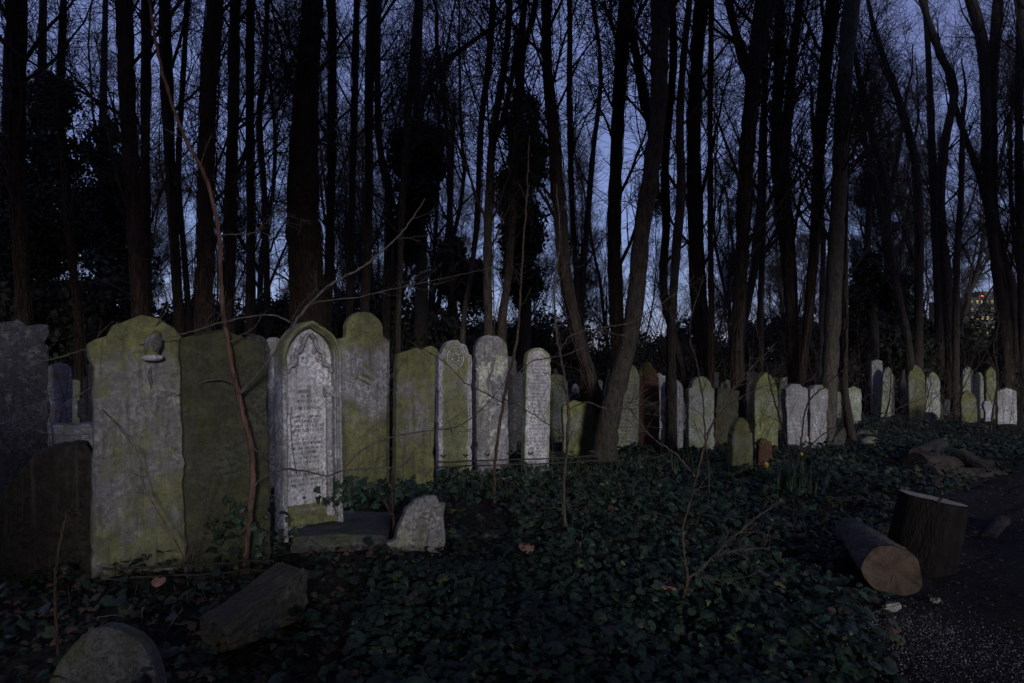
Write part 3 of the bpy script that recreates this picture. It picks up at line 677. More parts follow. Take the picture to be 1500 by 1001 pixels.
stone(278, 292, 640, 790, 30, 'lowround', 'ledger', 'narrow shadowy stone wedged between mossy grey and olive headstones', d=6)
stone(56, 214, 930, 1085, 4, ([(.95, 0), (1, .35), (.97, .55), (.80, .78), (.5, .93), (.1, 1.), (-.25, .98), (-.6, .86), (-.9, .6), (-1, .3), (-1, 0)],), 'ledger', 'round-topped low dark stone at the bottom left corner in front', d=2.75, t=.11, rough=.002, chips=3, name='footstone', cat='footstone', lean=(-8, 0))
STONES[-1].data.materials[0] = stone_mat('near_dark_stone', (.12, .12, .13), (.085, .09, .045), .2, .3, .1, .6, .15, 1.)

# broken stone in front of the row
def chunk(name, mat, label, cat, loc, rot, P, th, seed, group='broken stones'):
    rng = np.random.default_rng(seed)
    P = np.array(P); out = []
    for i in range(len(P)):
        for j in range(5): out.append(P[i]+(P[(i+1) % len(P)]-P[i])*j/5)
    me = slab_mesh(name, np.array(out), th, [], rng, .002, 4, .012)
    o = link(name, me, M[mat]); o.location = loc; o.rotation_euler = [rad(a) for a in rot]
    return tag(o, label, cat, group)
pb_ = at(606, 822, 5.15)
chunk('broken_headstone', 'chunk', 'pale broken headstone fragment standing in ivy before the row', 'fragment', (pb_.x, 5.15, pb_.z-.02), (-6, 10, 18),
      [(-.12, -.1), (.16, -.1), (.225, .17), (.195, .30), (.175, .475), (.13, .465), (.10, .52), (.02, .505), (-.06, .47), (-.125, .37), (-.155, .24), (-.165, .16), (-.225, .13), (-.205, .06), (-.25, .02)], .13, 5)
# fallen wedge slab lower left
def hexa(name, pts, mat, label=None, cat=None, group=None, seed=1, cuts=5, amp=.012):
    """box from 8 corners (bottom 4 ccw, top 4 ccw), roughened"""
    bm = bmesh.new(); vs = [bm.verts.new(p) for p in pts]
    for f in [(0, 3, 2, 1), (4, 5, 6, 7), (0, 1, 5, 4), (1, 2, 6, 5), (2, 3, 7, 6), (3, 0, 4, 7)]: bm.faces.new([vs[i] for i in f])
    bmesh.ops.recalc_face_normals(bm, faces=bm.faces)
    bmesh.ops.bevel(bm, geom=list(bm.edges), offset=.012, segments=2, affect='EDGES')
    bmesh.ops.subdivide_edges(bm, edges=[e for e in bm.edges if e.calc_length() > .08], cuts=cuts, use_grid_fill=True)
    rng = random.Random(seed)
    for v in bm.verts: v.co += Vector((rng.gauss(0, 1), rng.gauss(0, 1), rng.gauss(0, 1)))*amp*.35
    for f in bm.faces: f.smooth = False
    me = bpy.data.meshes.new(name); bm.to_mesh(me); bm.free(); o = link(name, me, M[mat])
    if label: tag(o, label, cat, group)
    return o
def g_(px, py, d, dz=0): v = at(px, py, d); v.z += dz; return v
hexa('fallen_slab', [g_(300, 960, 3.3), g_(335, 955, 3.05), g_(448, 905, 3.75), g_(410, 900, 4.15),
                     g_(292, 905, 3.35), g_(326, 920, 3.05), g_(452, 832, 3.75), g_(408, 822, 4.15)], 'ochre', 'ochre stained broken slab lying tilted on the ground, lower left', 'slab', 'broken stones', 3, 5, .02)
hexa('ledger_slab', [g_(425, 812, 5.2), g_(565, 812, 5.2), g_(575, 770, 6.6), g_(480, 770, 6.6),
                     g_(428, 784, 5.2), g_(566, 784, 5.2), g_(572, 750, 6.6), g_(478, 748, 6.6)], 'ledger', 'flat dark ledger tomb at the foot of the arch headstone', 'tomb', 'ledger tombs', 4)
hexa('ledger_slab', [g_(640, 800, 5.6), g_(745, 800, 5.6), g_(740, 768, 6.6), g_(640, 768, 6.6),
                     g_(640, 785, 5.6), g_(742, 783, 5.6), g_(735, 762, 6.6), g_(640, 762, 6.6)], 'ledger', 'flat grey ledger tomb in ivy right of the broken headstone fragment', 'tomb', 'ledger tombs', 5)
hexa('stone_kerb', [g_(638, 762, 6.7), g_(742, 764, 6.7), g_(742, 752, 7.3), g_(638, 750, 7.3),
                    g_(638, 748, 6.7), g_(742, 750, 6.7), g_(742, 742, 7.3), g_(638, 740, 7.3)], 'mosskerb', 'bright mossy kerbstone lying behind the broken fragment', 'kerbstone', None, 6, 4, .02)
hexa('stone_block', [g_(1256, 642, 15.2), g_(1285, 643, 15.2), g_(1288, 640, 16.2), g_(1260, 640, 16.2),
                     g_(1256, 631, 15.2), g_(1285, 631, 15.2), g_(1288, 629, 16.2), g_(1260, 629, 16.2)], 'ledger', 'small dark stone block on the ground right of the blue-green headstone', 'block', 'broken stones', 7, 2)
b = blob('boulder', M['palegreen'], None, (0, 0, 0), (.17, .14, .11), 31, .10); b.location = (at(1273, 655, 13.0).x, 13.0, .06)
tag(b, 'pale rounded boulder on the ivy below the small stone block', 'boulder', 'broken stones')

# ------------------------------------------------------------------ traced trees
def tree_mesh_from(path_px, d, seed, mat, twigmat, label, vines=0, crown=1.0, name='bare_tree', group='bare trees of the wood', vinecol='barkred', zmin=3.2, depthlean=.0, cloak=0, fork=()):
    rng = np.random.default_rng(seed)
    pts = [list(p) for p in path_px]                      # from top of frame down: (px,py,w)
    # extend to ground
    gy = HOR+H*1000/d
    if pts[-1][1] < gy: 
        last = pts[-1]; pts.append([last[0]+(last[0]-pts[-2][0])*.15, gy+14, last[2]*1.15])
    # extend above the frame
    if pts[0][1] <= 5:
        a, b_ = pts[0], pts[1]; sx = (a[0]-b_[0])/(b_[1]-a[1]+1e-6)
        for k in (1, 2, 3):
            ext = 110*k*14/d
            pts.insert(0, [a[0]+sx*ext*.8+rng.normal()*5, -ext, a[2]*(1-.22*k)])
    if pts[0][1] > 12:
        a, b_ = pts[0], pts[1]; u = 90/(b_[1]-a[1]+1e-6); pts.insert(0, [a[0]+(a[0]-b_[0])*u*.5+4, a[1]-45, a[2]*.7]); pts.insert(0, [a[0]+(a[0]-b_[0])*u*1.1-4, a[1]-95, 1.5])
    pts = pts[::-1]
    fork = [list(f)+([] if f[-1][1] < 5 else [(f[-1][0]+(f[-1][0]-f[-2][0])*.6+3, f[-1][1]-35, f[-1][2]*.6), (f[-1][0]+(f[-1][0]-f[-2][0])*1.1, f[-1][1]-75, 1.2)]) for f in fork]
    base = at(pts[0][0], pts[0][1], d)
    k = len(pts)*7
    S = smooth_path(np.array(pts), k)
    dz = np.cumsum(rng.normal(size=k)*.02)+np.linspace(0, depthlean, k)
    W3 = np.array([at(s[0], s[1], d+dz[i]) for i, s in enumerate(S)])
    Rr = np.maximum(S[:, 2]/2/F*d, .012)
    if vines > 5: Rr = Rr*.84
    Rr = Rr*(1+.06*rng.normal(size=k)); Rr[0] *= 1.5; Rr[1] *= 1.25; Rr[2] *= 1.1
    root = empty(name, (base.x, d, 0)); off = np.array([base.x, d, 0])
    acc = Acc(); P = (W3-off)[None]; R = Rr[None]
    tubes(acc, P, R, 12 if Rr.mean() > .06 else 8)
    for fk in fork:                                         # extra stems traced too
        fp = smooth_path(np.array([list(q) for q in fk]), 26)
        Fp = np.array([at(s[0], s[1], d+.05+.01*i) for i, s in enumerate(fp)])-off
        fr = np.maximum(fp[:, 2]/2/F*d, .01)
        tubes(acc, Fp[None], fr[None], 9)
    V = np.concatenate(acc.V)
    tr = link('trunk', acc.mesh('trunk'), mat, root)
    # limbs
    zz = W3[:, 2]; t0 = float(np.interp(zmin, zz, np.linspace(0, 1, k))); 
    ac = Acc()
    nl = int((18 if d < 16 else 11)*crown*(1 if Rr.mean() > .08 else .7))
    if nl:
        L1, R1 = spawn(P, R, nl, (max(.25, t0), .97), 2.6+.05*d, (18, 50), .06, 9, .10, .30, rng, .012); R1 = np.minimum(R1, .042*np.linspace(1, .25, 9)[None])
        allP = [P]; allR = [R]
        for fk in fork:
            fp = smooth_path(np.array([list(q) for q in fk]), k); Fp = np.array([at(s[0], s[1], d) for s in fp])-off
            l, r = spawn(Fp[None], np.maximum(fp[:, 2]/2/F*d, .01)[None], 5, (.2, .95), 2.2, (25, 55), .06, 9, .1, .38, rng, .012)
            L1 = np.concatenate([L1, l]); R1 = np.concatenate([R1, r])
        tubes(ac, L1, R1, 5)
        L2, R2 = spawn(L1, R1, 10, (.12, 1), 1.5, (22, 60), .04, 7, .12, .45, rng, .007); tubes(ac, L2, R2, 4)
        L3, R3 = spawn(L2, R2, 8, (.1, 1), .85, (25, 65), .03, 5, .16, .5, rng, .0045); tubes(ac, L3, R3, 3)
        L4, R4 = spawn(P, R, int(22*crown), (max(.2, t0*.6), .97), 1.0, (40, 85), .03, 6, .2, .10, rng, .006); tubes(ac, L4, R4, 3)
        L5, R5 = spawn(L4, R4, 4, (.2, 1), .5, (25, 60), .03, 4, .2, .6, rng, .004); tubes(ac, L5, R5, 3)
        link('crown', ac.mesh('crown'), twigmat, root)
    if vines:
        av = Acc(); kk = 60
        for v in range(vines):
            t = np.linspace(0, rng.uniform(.5, .95), kk); f = t*(k-1); i0 = np.minimum(f.astype(int), k-2); fr = (f-i0)[:, None]
            c = P[0, i0]*(1-fr)+P[0, i0+1]*fr; r = (R[0, i0]*(1-fr[:, 0])+R[0, i0+1]*fr[:, 0])
            ang = rng.uniform(-3.6, .5)+np.cumsum(rng.normal(size=kk)*.16)+.5*np.sin(t*rng.uniform(4, 12)+rng.uniform(0, 6))
            rr = r*1.0+.004+.012*np.abs(np.cumsum(rng.normal(size=kk)*.15))
            vp = c+np.stack([np.cos(ang)*rr, np.sin(ang)*rr, rng.normal(size=kk)*.01], -1)
            vr = np.linspace(1, .4, kk)*rng.uniform(.006, .015)
            tubes(av, vp[None], vr[None], 5)
            l, r_ = spawn(vp[None], vr[None], 14, (.05, .95), .45, (30, 85), -.02, 6, .35, .35, rng, .004); tubes(av, l, r_, 3)
        link('climbing_ivy', av.mesh('climbing_ivy'), M[vinecol], root)
    if cloak:
        al = Acc(); n = cloak
        t = rng.uniform(.05, 1, n); f = t*(k-1); i0 = np.minimum(f.astype(int), k-2)
        c = P[0, i0]; q = rng.normal(size=(n, 3)); q[:, 2] *= .6; q /= np.linalg.norm(q, axis=1, keepdims=True)
        C = c+q*(R[0, i0][:, None]+rng.uniform(0, .35, (n, 1))*rng.uniform(.3, 1, (n, 1)))
        tint = np.array([.020, .028, .018])*rng.uniform(.4, 1.5, (n, 1))
        leaves(al, C, rng.uniform(.05, .10, n), q+rng.normal(size=(n, 3))*.6, 'quad', tint, rng)
        link('ivy_leaves', al.mesh('ivy_leaves'), M['foliage'], root)
    tag(root, label, 'tree', group)
    return root
B, BD, BP, BR, TW, TP = M['bark'], M['barkdark'], M['barkpale'], M['barkred'], M['twig'], M['twigpale']
TR = [
 ([(28, 0, 24), (26, 150, 24), (28, 300, 24), (33, 400, 22), (35, 470, 24)], 11.5, BR, 12, 'ivy-veined trunk at the far left edge above the dark monument', {}),
 ([(93, 0, 12), (90, 90, 12), (88, 170, 12), (98, 280, 13), (106, 380, 13), (116, 480, 14)], 12.5, B, 8, 'slim trunk leaning right below, second from the left edge', {}),
 ([(10, 60, 8), (8, 200, 12), (2, 330, 14)], 17, BD, 1, 'dark blurred trunk slanting out of the left edge', {}),
 ([(181, 0, 27), (186, 120, 25), (191, 230, 23), (198, 330, 24), (205, 460, 22)], 10.5, BR, 10, 'ivy-wound trunk rising behind the mossy grey headstone with notched shoulders', {}),
 ([(215, 0, 18), (213, 200, 16), (214, 330, 15), (216, 470, 16)], 13.5, BD, 6, 'dark straight trunk close right of the ivy-wound trunk', {}),
 ([(241, 0, 19), (246, 150, 17), (250, 260, 14), (257, 380, 14), (262, 490, 14)], 12, BR, 8, 'brown trunk above the right shoulder of the mossy grey headstone', {}),
 ([(275, 0, 7), (268, 120, 7), (262, 260, 7), (272, 400, 8), (278, 490, 8)], 15, BD, 1, 'very thin dark stem behind the curving sapling', {}),
 ([(316, 0, 28), (308, 100, 27), (303, 230, 26), (301, 350, 27), (299, 470, 30)], 10.8, BR, 20, 'stout trunk hung with dangling ivy stems behind the olive headstone', {}),
 ([(345, 0, 18), (342, 150, 18), (337, 300, 18), (334, 470, 19)], 12, BD, 12, 'dark ivy-stemmed trunk touching the stout one above the olive headstone', {}),
 ([(367, 0, 13), (366, 180, 12), (367, 330, 12), (366, 480, 13)], 13.5, BD, 4, 'straight dark trunk between olive headstone and arch monument', {}),
 ([(392, 0, 7), (388, 100, 8), (380, 180, 9), (388, 300, 9), (392, 470, 9)], 17, BD, 1, 'thin curving dark trunk left of the thick ivy-cloaked one', {}),
 ([(458, 0, 32), (452, 90, 34), (446, 190, 40), (444, 300, 50), (448, 380, 56), (452, 480, 56)], 12, BR, 40, 'thickest trunk matted all over with brown ivy stems behind the arch monument', {'cloak': 500}),
 ([(486, 0, 14), (486, 180, 14), (484, 330, 13), (480, 480, 14)], 14.5, BD, 10, 'dark trunk immediately right of the thickest ivy-matted trunk', {}),
 ([(523, 0, 9), (519, 160, 10), (515, 320, 10), (512, 480, 11)], 15, BD, 1, 'thin dark trunk above the tallest mossy headstone', {}),
 ([(546, 0, 16), (541, 130, 13), (540, 260, 12), (537, 400, 12), (534, 480, 12)], 13.5, B, 4, 'greenish straight trunk right above the tallest mossy headstone', {}),
 ([(555, 0, 8), (553, 120, 9), (556, 210, 10), (570, 300, 10), (566, 440, 12)], 17, BD, 1, 'dark trunk crossing behind left of the blunt pointed headstone', {}),
 ([(612, 0, 9), (604, 90, 10), (598, 170, 10), (590, 290, 9), (586, 400, 9), (583, 500, 9)], 12.5, B, 1, 'thin pale stem over the peak of the blunt pointed headstone', {}),
 ([(700, 55, 6), (655, 90, 9), (625, 130, 12), (605, 200, 14), (592, 290, 16), (580, 400, 17), (575, 480, 18)], 18, BD, 1, 'dark tree fanning to the upper right above the round ivy clump', {}),
 ([(722, 0, 10), (716, 90, 10), (704, 190, 9), (700, 300, 8), (690, 400, 8), (678, 490, 9)], 12.5, B, 1, 'slim stem slanting down left toward the medallion headstone', {}),
 ([(745, 0, 8), (740, 90, 9), (722, 200, 12), (716, 300, 13), (714, 400, 14), (716, 500, 14)], 11.2, B, 1, 'left of the twin trunks rising behind the flaking headstone', {'fork': [[(722, 210, 11), (738, 170, 9), (752, 100, 8), (770, 0, 8)]]}),
 ([(786, 0, 9), (764, 90, 12), (756, 190, 13), (752, 290, 14), (746, 390, 14), (734, 500, 15)], 11.6, B, 6, 'right of the twin trunks rising behind the flaking headstone', {}),
 ([(800, 0, 17), (802, 100, 18), (811, 190, 20), (819, 300, 22), (828, 400, 22), (846, 490, 22), (862, 545, 22), (880, 605, 26)], 10.8, BD, 8, 'left dark stem of the big forked tree, bending right to its base', {'zmin': 3.6}),
 ([(834, 0, 8), (834, 160, 8), (838, 300, 8), (846, 430, 8), (852, 520, 8)], 14, BD, 1, 'slender upright stem between the two forked tree stems', {}),
 ([(868, 0, 6), (880, 110, 6), (868, 230, 8), (860, 330, 9), (852, 430, 9)], 19, BD, 1, 'thin far stem just left of the dark ivy trunk', {}),
 ([(917, 0, 27), (908, 120, 23), (903, 220, 22), (899, 330, 23), (902, 430, 24), (904, 500, 24)], 13, BD, 14, 'dark ivy-roughened trunk left of the leaning grey trunk', {'fork': [[(945, 160, 14), (932, 80, 12), (920, 20, 12)], [(962, 290, 10), (955, 200, 12), (945, 150, 13)]]}),
 ([(966, 0, 26), (966, 80, 25), (964, 160, 23), (954, 250, 24), (940, 340, 25), (932, 430, 25), (920, 505, 26), (900, 580, 30), (888, 640, 34), (884, 690, 42)], 10.4, B, 4, 'large grey-brown trunk leaning right up from the forked base among headstones', {'zmin': 4.5, 'crown': .6}),
 ([(1010, 0, 9), (1000, 100, 10), (996, 200, 11), (998, 280, 13), (990, 380, 12), (984, 480, 12), (984, 570, 15), (984, 668, 17)], 11.2, B, 1, 'slender trunk standing before the bluish white headstone', {'crown': .6}),
 ([(984, 0, 13), (986, 100, 13), (975, 220, 12), (975, 330, 12), (972, 430, 12), (1000, 540, 12), (1010, 600, 12)], 14, BD, 6, 'dark trunk between the large leaning trunk and the slender one', {}),
 ([(1028, 0, 22), (1020, 90, 22), (1016, 200, 23), (1018, 320, 25), (1022, 430, 27), (1030, 510, 28)], 13.5, BD, 12, 'broad dark trunk with ivy stems above the broad pale green headstone', {}),
 ([(1042, 0, 9), (1040, 200, 8), (1040, 350, 8), (1042, 500, 9)], 13, BR, 6, 'reddish ivy-ribbed pole against the broad dark trunk', {'crown': .3}),
 ([(1118, 0, 27), (1106, 90, 26), (1097, 190, 25), (1090, 300, 24), (1086, 400, 23), (1079, 500, 23), (1080, 590, 24)], 12.6, B, 8, 'heavy dark trunk behind the small pointed forward headstone', {'fork': [[(1100, 110, 14), (1088, 75, 12), (1076, 40, 11), (1068, 0, 11)]]}),
 ([(1118, 60, 7), (1120, 200, 7), (1118, 330, 8), (1114, 450, 9), (1114, 530, 9)], 15, B, 1, 'thin stem above the tall gothic grey-green headstone', {}),
 ([(1141, 0, 14), (1140, 100, 15), (1138, 190, 22), (1145, 290, 26), (1156, 400, 22), (1160, 500, 20), (1162, 560, 20)], 13.8, BD, 10, 'split trunk with two upright stems behind the white pair of headstones', {'fork': [[(1146, 270, 16), (1156, 150, 14), (1163, 70, 13), (1172, 0, 12)]]}),
 ([(1220, 0, 22), (1210, 90, 21), (1202, 190, 19), (1196, 300, 17), (1190, 390, 17), (1182, 480, 16), (1172, 565, 15)], 14.2, BD, 8, 'dark trunk leaning slightly right above the white pair of headstones', {}),
 ([(1248, 0, 24), (1240, 80, 22), (1234, 170, 21), (1229, 280, 21), (1223, 380, 22), (1219, 480, 23), (1214, 570, 24), (1210, 640, 27)], 12.8, BP, 1, 'pale scarred sycamore trunk right of the white pair of headstones', {'crown': .7}),
 ([(1244, 120, 6), (1240, 240, 8), (1238, 360, 8), (1238, 470, 9), (1237, 560, 10), (1245, 625, 12), (1248, 640, 13)], 13.6, B, 1, 'thin stem curving at its foot beside the blue-green headstone', {'crown': .4}),
 ([(1248, 50, 6), (1262, 130, 9), (1282, 210, 10), (1298, 270, 11), (1300, 340, 12), (1313, 420, 11), (1328, 490, 11), (1336, 560, 13)], 20.5, B, 1, 'thin tree leaning left behind the tall pointed far headstone', {'fork': [[(1296, 325, 9), (1280, 260, 8), (1262, 190, 7), (1243, 130, 6)], [(1290, 345, 3), (1308, 270, 6), (1320, 200, 5), (1328, 140, 4)]]}),
 ([(1280, 40, 7), (1298, 95, 9), (1322, 165, 11), (1340, 235, 12), (1346, 320, 12), (1346, 420, 12), (1345, 520, 13)], 22, BD, 1, 'dark tree arching to the upper left over the far headstones', {}),
 ([(1355, 0, 8), (1362, 130, 9), (1366, 250, 11), (1372, 380, 11), (1376, 500, 12)], 26, BD, 1, 'upright dark tree above the pale pointed far headstone', {}),
 ([(1350, 0, 8), (1375, 75, 10), (1398, 130, 11), (1384, 210, 12), (1378, 300, 12), (1386, 420, 13), (1392, 520, 13)], 24, BD, 4, 'dark zigzag tree left of the lit tower', {}),
 ([(1422, 0, 18), (1438, 60, 18), (1444, 150, 16), (1446, 260, 17), (1455, 350, 18), (1466, 430, 20), (1474, 520, 21)], 24, BD, 10, 'stout dark trunk at the right bending toward the lit tower', {'fork': [[(1452, 330, 10), (1432, 250, 8), (1410, 190, 8), (1392, 130, 7)]]}),
 ([(1462, 0, 14), (1455, 90, 14), (1454, 200, 13), (1458, 330, 12), (1484, 430, 14), (1490, 520, 15)], 25, BD, 1, 'dark curved trunk second from the right edge', {}),
 ([(1496, 0, 12), (1493, 150, 11), (1494, 300, 12), (1500, 500, 14)], 24, BD, 1, 'dark trunk cut by the right edge', {}),
 ([(1410, 180, 6), (1408, 280, 8), (1402, 380, 9), (1400, 500, 10)], 22, BD, 1, 'thin far stem below the crown of the stout right trunk', {}),
 ([(640, 60, 6), (655, 200, 7), (660, 330, 8), (664, 480, 8)], 19, BD, 1, 'thin dark stem behind the medallion headstone', {}),
 ([(1190, 180, 5), (1205, 330, 7), (1204, 450, 8), (1204, 530, 9)], 19, BD, 1, 'thin far stem showing between dark trunk and pale sycamore', {}),
]
for i, (pth, d, mt, vn, lab, kw) in enumerate(TR):
    if 'large grey-brown' in lab or 'sycamore' in lab: vn = 0
    tree_mesh_from(pth, d, 100+i, mt, TW if mt is not BD else M['farbark'], lab, vines=vn, **kw)

# ------------------------------------------------------------------ background wood
def proto_tree(seed, hh, r0, stems, lean):
    rng = np.random.default_rng(seed); root = empty('bare_tree', (0, 0, 0)); at_, ac = Acc(), Acc(); k = 16
    Ps = []; Rs = []
    for s in range(stems):
        a = rng.uniform(0, 6.28); D = np.array([math.cos(a)*lean, math.sin(a)*lean*.6, 1.]); p = np.array([.15*math.cos(a)*(stems > 1), .15*math.sin(a)*(stems > 1), -.2])
        pts = [p.copy()]
        for i in range(k-1):
            D = D+rng.normal(size=3)*.065; D[2] = max(D[2], .6); D[:2] *= .97; D /= np.linalg.norm(D); p = p+D*hh/(k-1); pts.append(p.copy())
        Ps.append(pts); Rs.append(r0*np.linspace(1, .22, k)*rng.uniform(.6, 1))
    P = np.array(Ps); R = np.array(Rs); tubes(at_, P, R, 7)
    L1, R1 = spawn(P, R, int(20/stems)+4, (.22, .98), hh*.30, (16, 48), .05, 10, .09, .5, rng, .012); tubes(at_, L1, R1, 5)
    L2, R2 = spawn(L1, R1, 10, (.1, 1), hh*.115, (20, 55), .035, 7, .10, .5, rng, .009); tubes(ac, L2, R2, 4)
    L3, R3 = spawn(L2, R2, 8, (.08, 1), hh*.058, (22, 60), .03, 5, .13, .55, rng, .007); tubes(ac, L3, R3, 3)
    L4, R4 = spawn(L3, R3, 3, (.2, .9), hh*.032, (22, 60), .02, 4, .13, .7, rng, .0055); tubes(ac, L4, R4, 3)
    link('trunk', at_.mesh('trunk'), M['farbark'], root); link('crown', ac.mesh('crown'), M['farbark'], root)
    return root
FL = 'thin bare tree deep in the wood, lost among many like it behind the traced trunks'
FL = 'thin bare tree far back in the dusk wood, one dark silhouette among many'
protos = [proto_tree(500+i, *a) for i, a in enumerate([(17, .15, 1, .05), (15, .12, 2, .14), (19, .17, 1, .09), (14, .10, 3, .2), (16, .13, 2, .1), (12, .08, 1, .12), (18, .12, 2, .07)])]
def copy_tree(root):
    c = root.copy(); COL.objects.link(c)
    for ch in root.children:
        q = ch.copy(); COL.objects.link(q); q.parent = c
    return c
rng = random.Random(77)
spots = []
for d in np.linspace(23, 80, 19):
    n = 3 if d < 34 else 5
    for j in range(n):
        px = (j+rng.random())/n*1640-70
        spots.append((px, d+rng.uniform(-1, 1)))
spots += [(1240+rng.random()*300, 24+rng.random()*16) for _ in range(2)]
used = set()
for i, (px, d) in enumerate(spots):
    j = rng.randrange(len(protos)) if i >= len(protos) else i
    o = protos[j] if j not in used else copy_tree(protos[j]); used.add(j)
    o.location = ((px-750)/F*d, d, 0); s = rng.uniform(.8, 1.15); o.scale = (s, s, s*rng.uniform(.95, 1.1)); o.rotation_euler = (0, 0, rng.uniform(0, 6.28))
    tag(o, FL, 'tree', 'far bare trees in the wood')

# ------------------------------------------------------------------ evergreen bushes and ivy-clad crowns
def foliage_mesh(name, seed, n, lumps, leaf=(.05, .11), tint=(.016, .022, .014), kind='quad'):
    """unit-ish mass: lumps = [(cx,cy,cz,rx,ry,rz)]"""
    rng = np.random.default_rng(seed); acc = Acc()
    vol = np.array([l[3]*l[4]*l[5] for l in lumps]) ** (2/3); cnt = (vol/vol.sum()*n).astype(int)
    for l, c in zip(lumps, cnt):
        m = max(2, c//45); q = rng.normal(size=(m, 3)); q /= np.linalg.norm(q, axis=1, keepdims=True)
        cc = q*rng.uniform(.55, 1.05, (m, 1))*np.array(l[3:])+np.array(l[:3])            # clump centres
        ci = rng.integers(0, m, c); sp = rng.normal(size=(c, 3))*np.array(l[3:]).mean()*.16
        C = cc[ci]+sp; C[:, 2] = np.maximum(C[:, 2], .03)
        nn = (C-np.array(l[:3]))/np.array(l[3:]); 
        T = np.array(tint)*rng.uniform(.5, 1.5, (m, 1))[ci]*rng.uniform(.7, 1.3, (c, 1))
        leaves(acc, C, rng.uniform(*leaf, c), nn+rng.normal(size=(c, 3))*.7, kind, T, rng)
    return acc.mesh(name)
def lumps_bush(seed, w, h):
    r = random.Random(seed); return [(r.uniform(-w, w)*.55, r.uniform(-.5, .5)*w*.6, r.uniform(.15, .72)*h, r.uniform(.25, .45)*w, r.uniform(.25, .4)*w, r.uniform(.18, .30)*h) for _ in range(9)]+[(0, 0, h*.25, w*.8, w*.6, h*.28)]
def stem_mesh(seed, h, r=.04, n=5):
    rng = np.random.default_rng(seed); acc = Acc(); P = np.array([[(0, 0, -.1), (0, 0, h*.15)]]); P = smooth_path(P[0], 4)[None]
    L, R = spawn(P, np.full((1, 4), r), n, (.1, .9), h*.8, (5, 40), .1, 8, .1, .8, rng, .012); tubes(acc, L, R, 5)
    L2, R2 = spawn(L, R, 6, (.3, 1), h*.3, (20, 60), .03, 6, .12, .5, rng, .008); tubes(acc, L2, R2, 3); return acc.mesh('stem')
bprot = []
for i in range(4):
    w_, h_ = [(2.2, 3.2), (2.6, 4.2), (1.8, 2.6), (2.4, 3.6)][i]
    root = empty('evergreen_bush', (0, 0, 0)); link('foliage', foliage_mesh('foliage', 900+i, 15000, lumps_bush(40+i, w_, h_), (.10, .20)), M['foliage'], root)
    link('stem', stem_mesh(i, h_*.7), M['farbark'], root); bprot.append(root)
# the dark screen of bushes behind the graves (px, depth, scale)
bs_ = [(40, 15, 1.0), (130, 17, 1.1), (235, 18, 1.2), (330, 20, 1.2), (420, 19, 1.0), (505, 22, 1.1), (560, 24, 1.15), (640, 18, 1.05), (700, 25, 1.1), (770, 21, .95),
       (840, 26, 1.0), (910, 24, .8), (975, 28, .9), (1045, 26, .75), (1120, 27, .85), (1190, 28, .9), (1275, 25, 1.15), (1330, 27, 1.1), (1395, 28, .95), (1440, 28, .75), (1500, 26, 1.1), (1560, 27, 1.4), (-60, 16, 1.2),
       (80, 24, 1.6), (300, 27, 1.5), (470, 30, 1.3), (610, 30, 1.5), (1230, 30, 1.1), (1350, 33, 1.2), (1080, 36, .9), (880, 36, 1.0), (660, 34, 1.5), (740, 33, 1.3), (810, 38, 1.5), (935, 40, 1.3), (1010, 38, 1.4), (1140, 38, 1.3), (1200, 36, 1.3), (400, 30, 1.6), (540, 36, 1.8), (1290, 38, 1.6), (1400, 38, 1.5), (1470, 34, 1.4), (1437, 46, 1.15)]
rb = random.Random(5); used = set()
for i, (px, d, s) in enumerate(bs_):
    j = i % 4; o = bprot[j] if j not in used else copy_tree(bprot[j]); used.add(j)
    o.location = ((px-750)/F*d, d, -.05); o.scale = (s, s, s*rb.uniform(.9, 1.15)); o.rotation_euler = (0, 0, rb.uniform(0, 6.28))
    tag(o, 'dark evergreen bush in the unlit undergrowth behind the gravestones', 'bush', 'dark evergreen bushes behind the graves')
# ivy-clad trees with leafy masses
def ivy_tree(px, d, lumps_px, label, seed, n=14000):
    x = (px-750)/F*d; root = empty('ivy_clad_tree', (x, d, 0)); L = []
    for (lx, ly, rx, ry) in lumps_px:
        p = at(lx, ly, d); L.append((p.x-x, 0, p.z, rx/F*d, rx/F*d*.8, ry/F*d))
    link('foliage', foliage_mesh('foliage', seed, n, L, (.09, .17), (.014, .020, .014)), M['foliage'], root)
    acc = Acc(); topz = max(l[2]+l[5] for l in L)+1
    P = smooth_path(np.array([(0, 0, -.2), (.1, 0, topz*.4), (-.05, .1, topz*.8), (.1, 0, topz+3)]), 14)[None]
    tubes(acc, P, (np.linspace(.2, .06, 14))[None], 8); link('trunk', acc.mesh('trunk'), M['barkdark'], root)
    tag(root, label, 'tree', 'ivy-clad trees')
ivy_tree(60, 17, [(75, 150, 38, 50), (50, 240, 45, 60), (95, 230, 30, 45), (70, 330, 60, 70), (30, 400, 60, 80)], 'tree smothered in dark ivy at upper left beside the edge trunk', 61, 16000)
ivy_tree(150, 19, [(150, 215, 28, 40), (165, 280, 38, 50), (135, 330, 45, 60), (180, 380, 45, 60)], 'ivy-smothered tree left of the ivy-wound trunk', 62, 12000)
ivy_tree(612, 17, [(622, 212, 30, 32), (600, 225, 30, 35), (635, 245, 18, 25), (612, 280, 28, 40), (600, 340, 22, 50)], 'tree with a round dark ivy clump above the blunt pointed headstone', 63, 14000)
ivy_tree(765, 19, [(762, 180, 26, 45), (775, 230, 28, 45), (750, 270, 24, 40), (765, 330, 32, 50), (765, 400, 30, 50)], 'tall ivy-clad tree behind the right twin trunk', 64, 14000)
ivy_tree(1275, 22, [(1275, 400, 26, 30), (1255, 440, 22, 30), (1310, 430, 24, 30)], 'low ivy-clad tree in the dark right of the pale sycamore', 65, 7000)
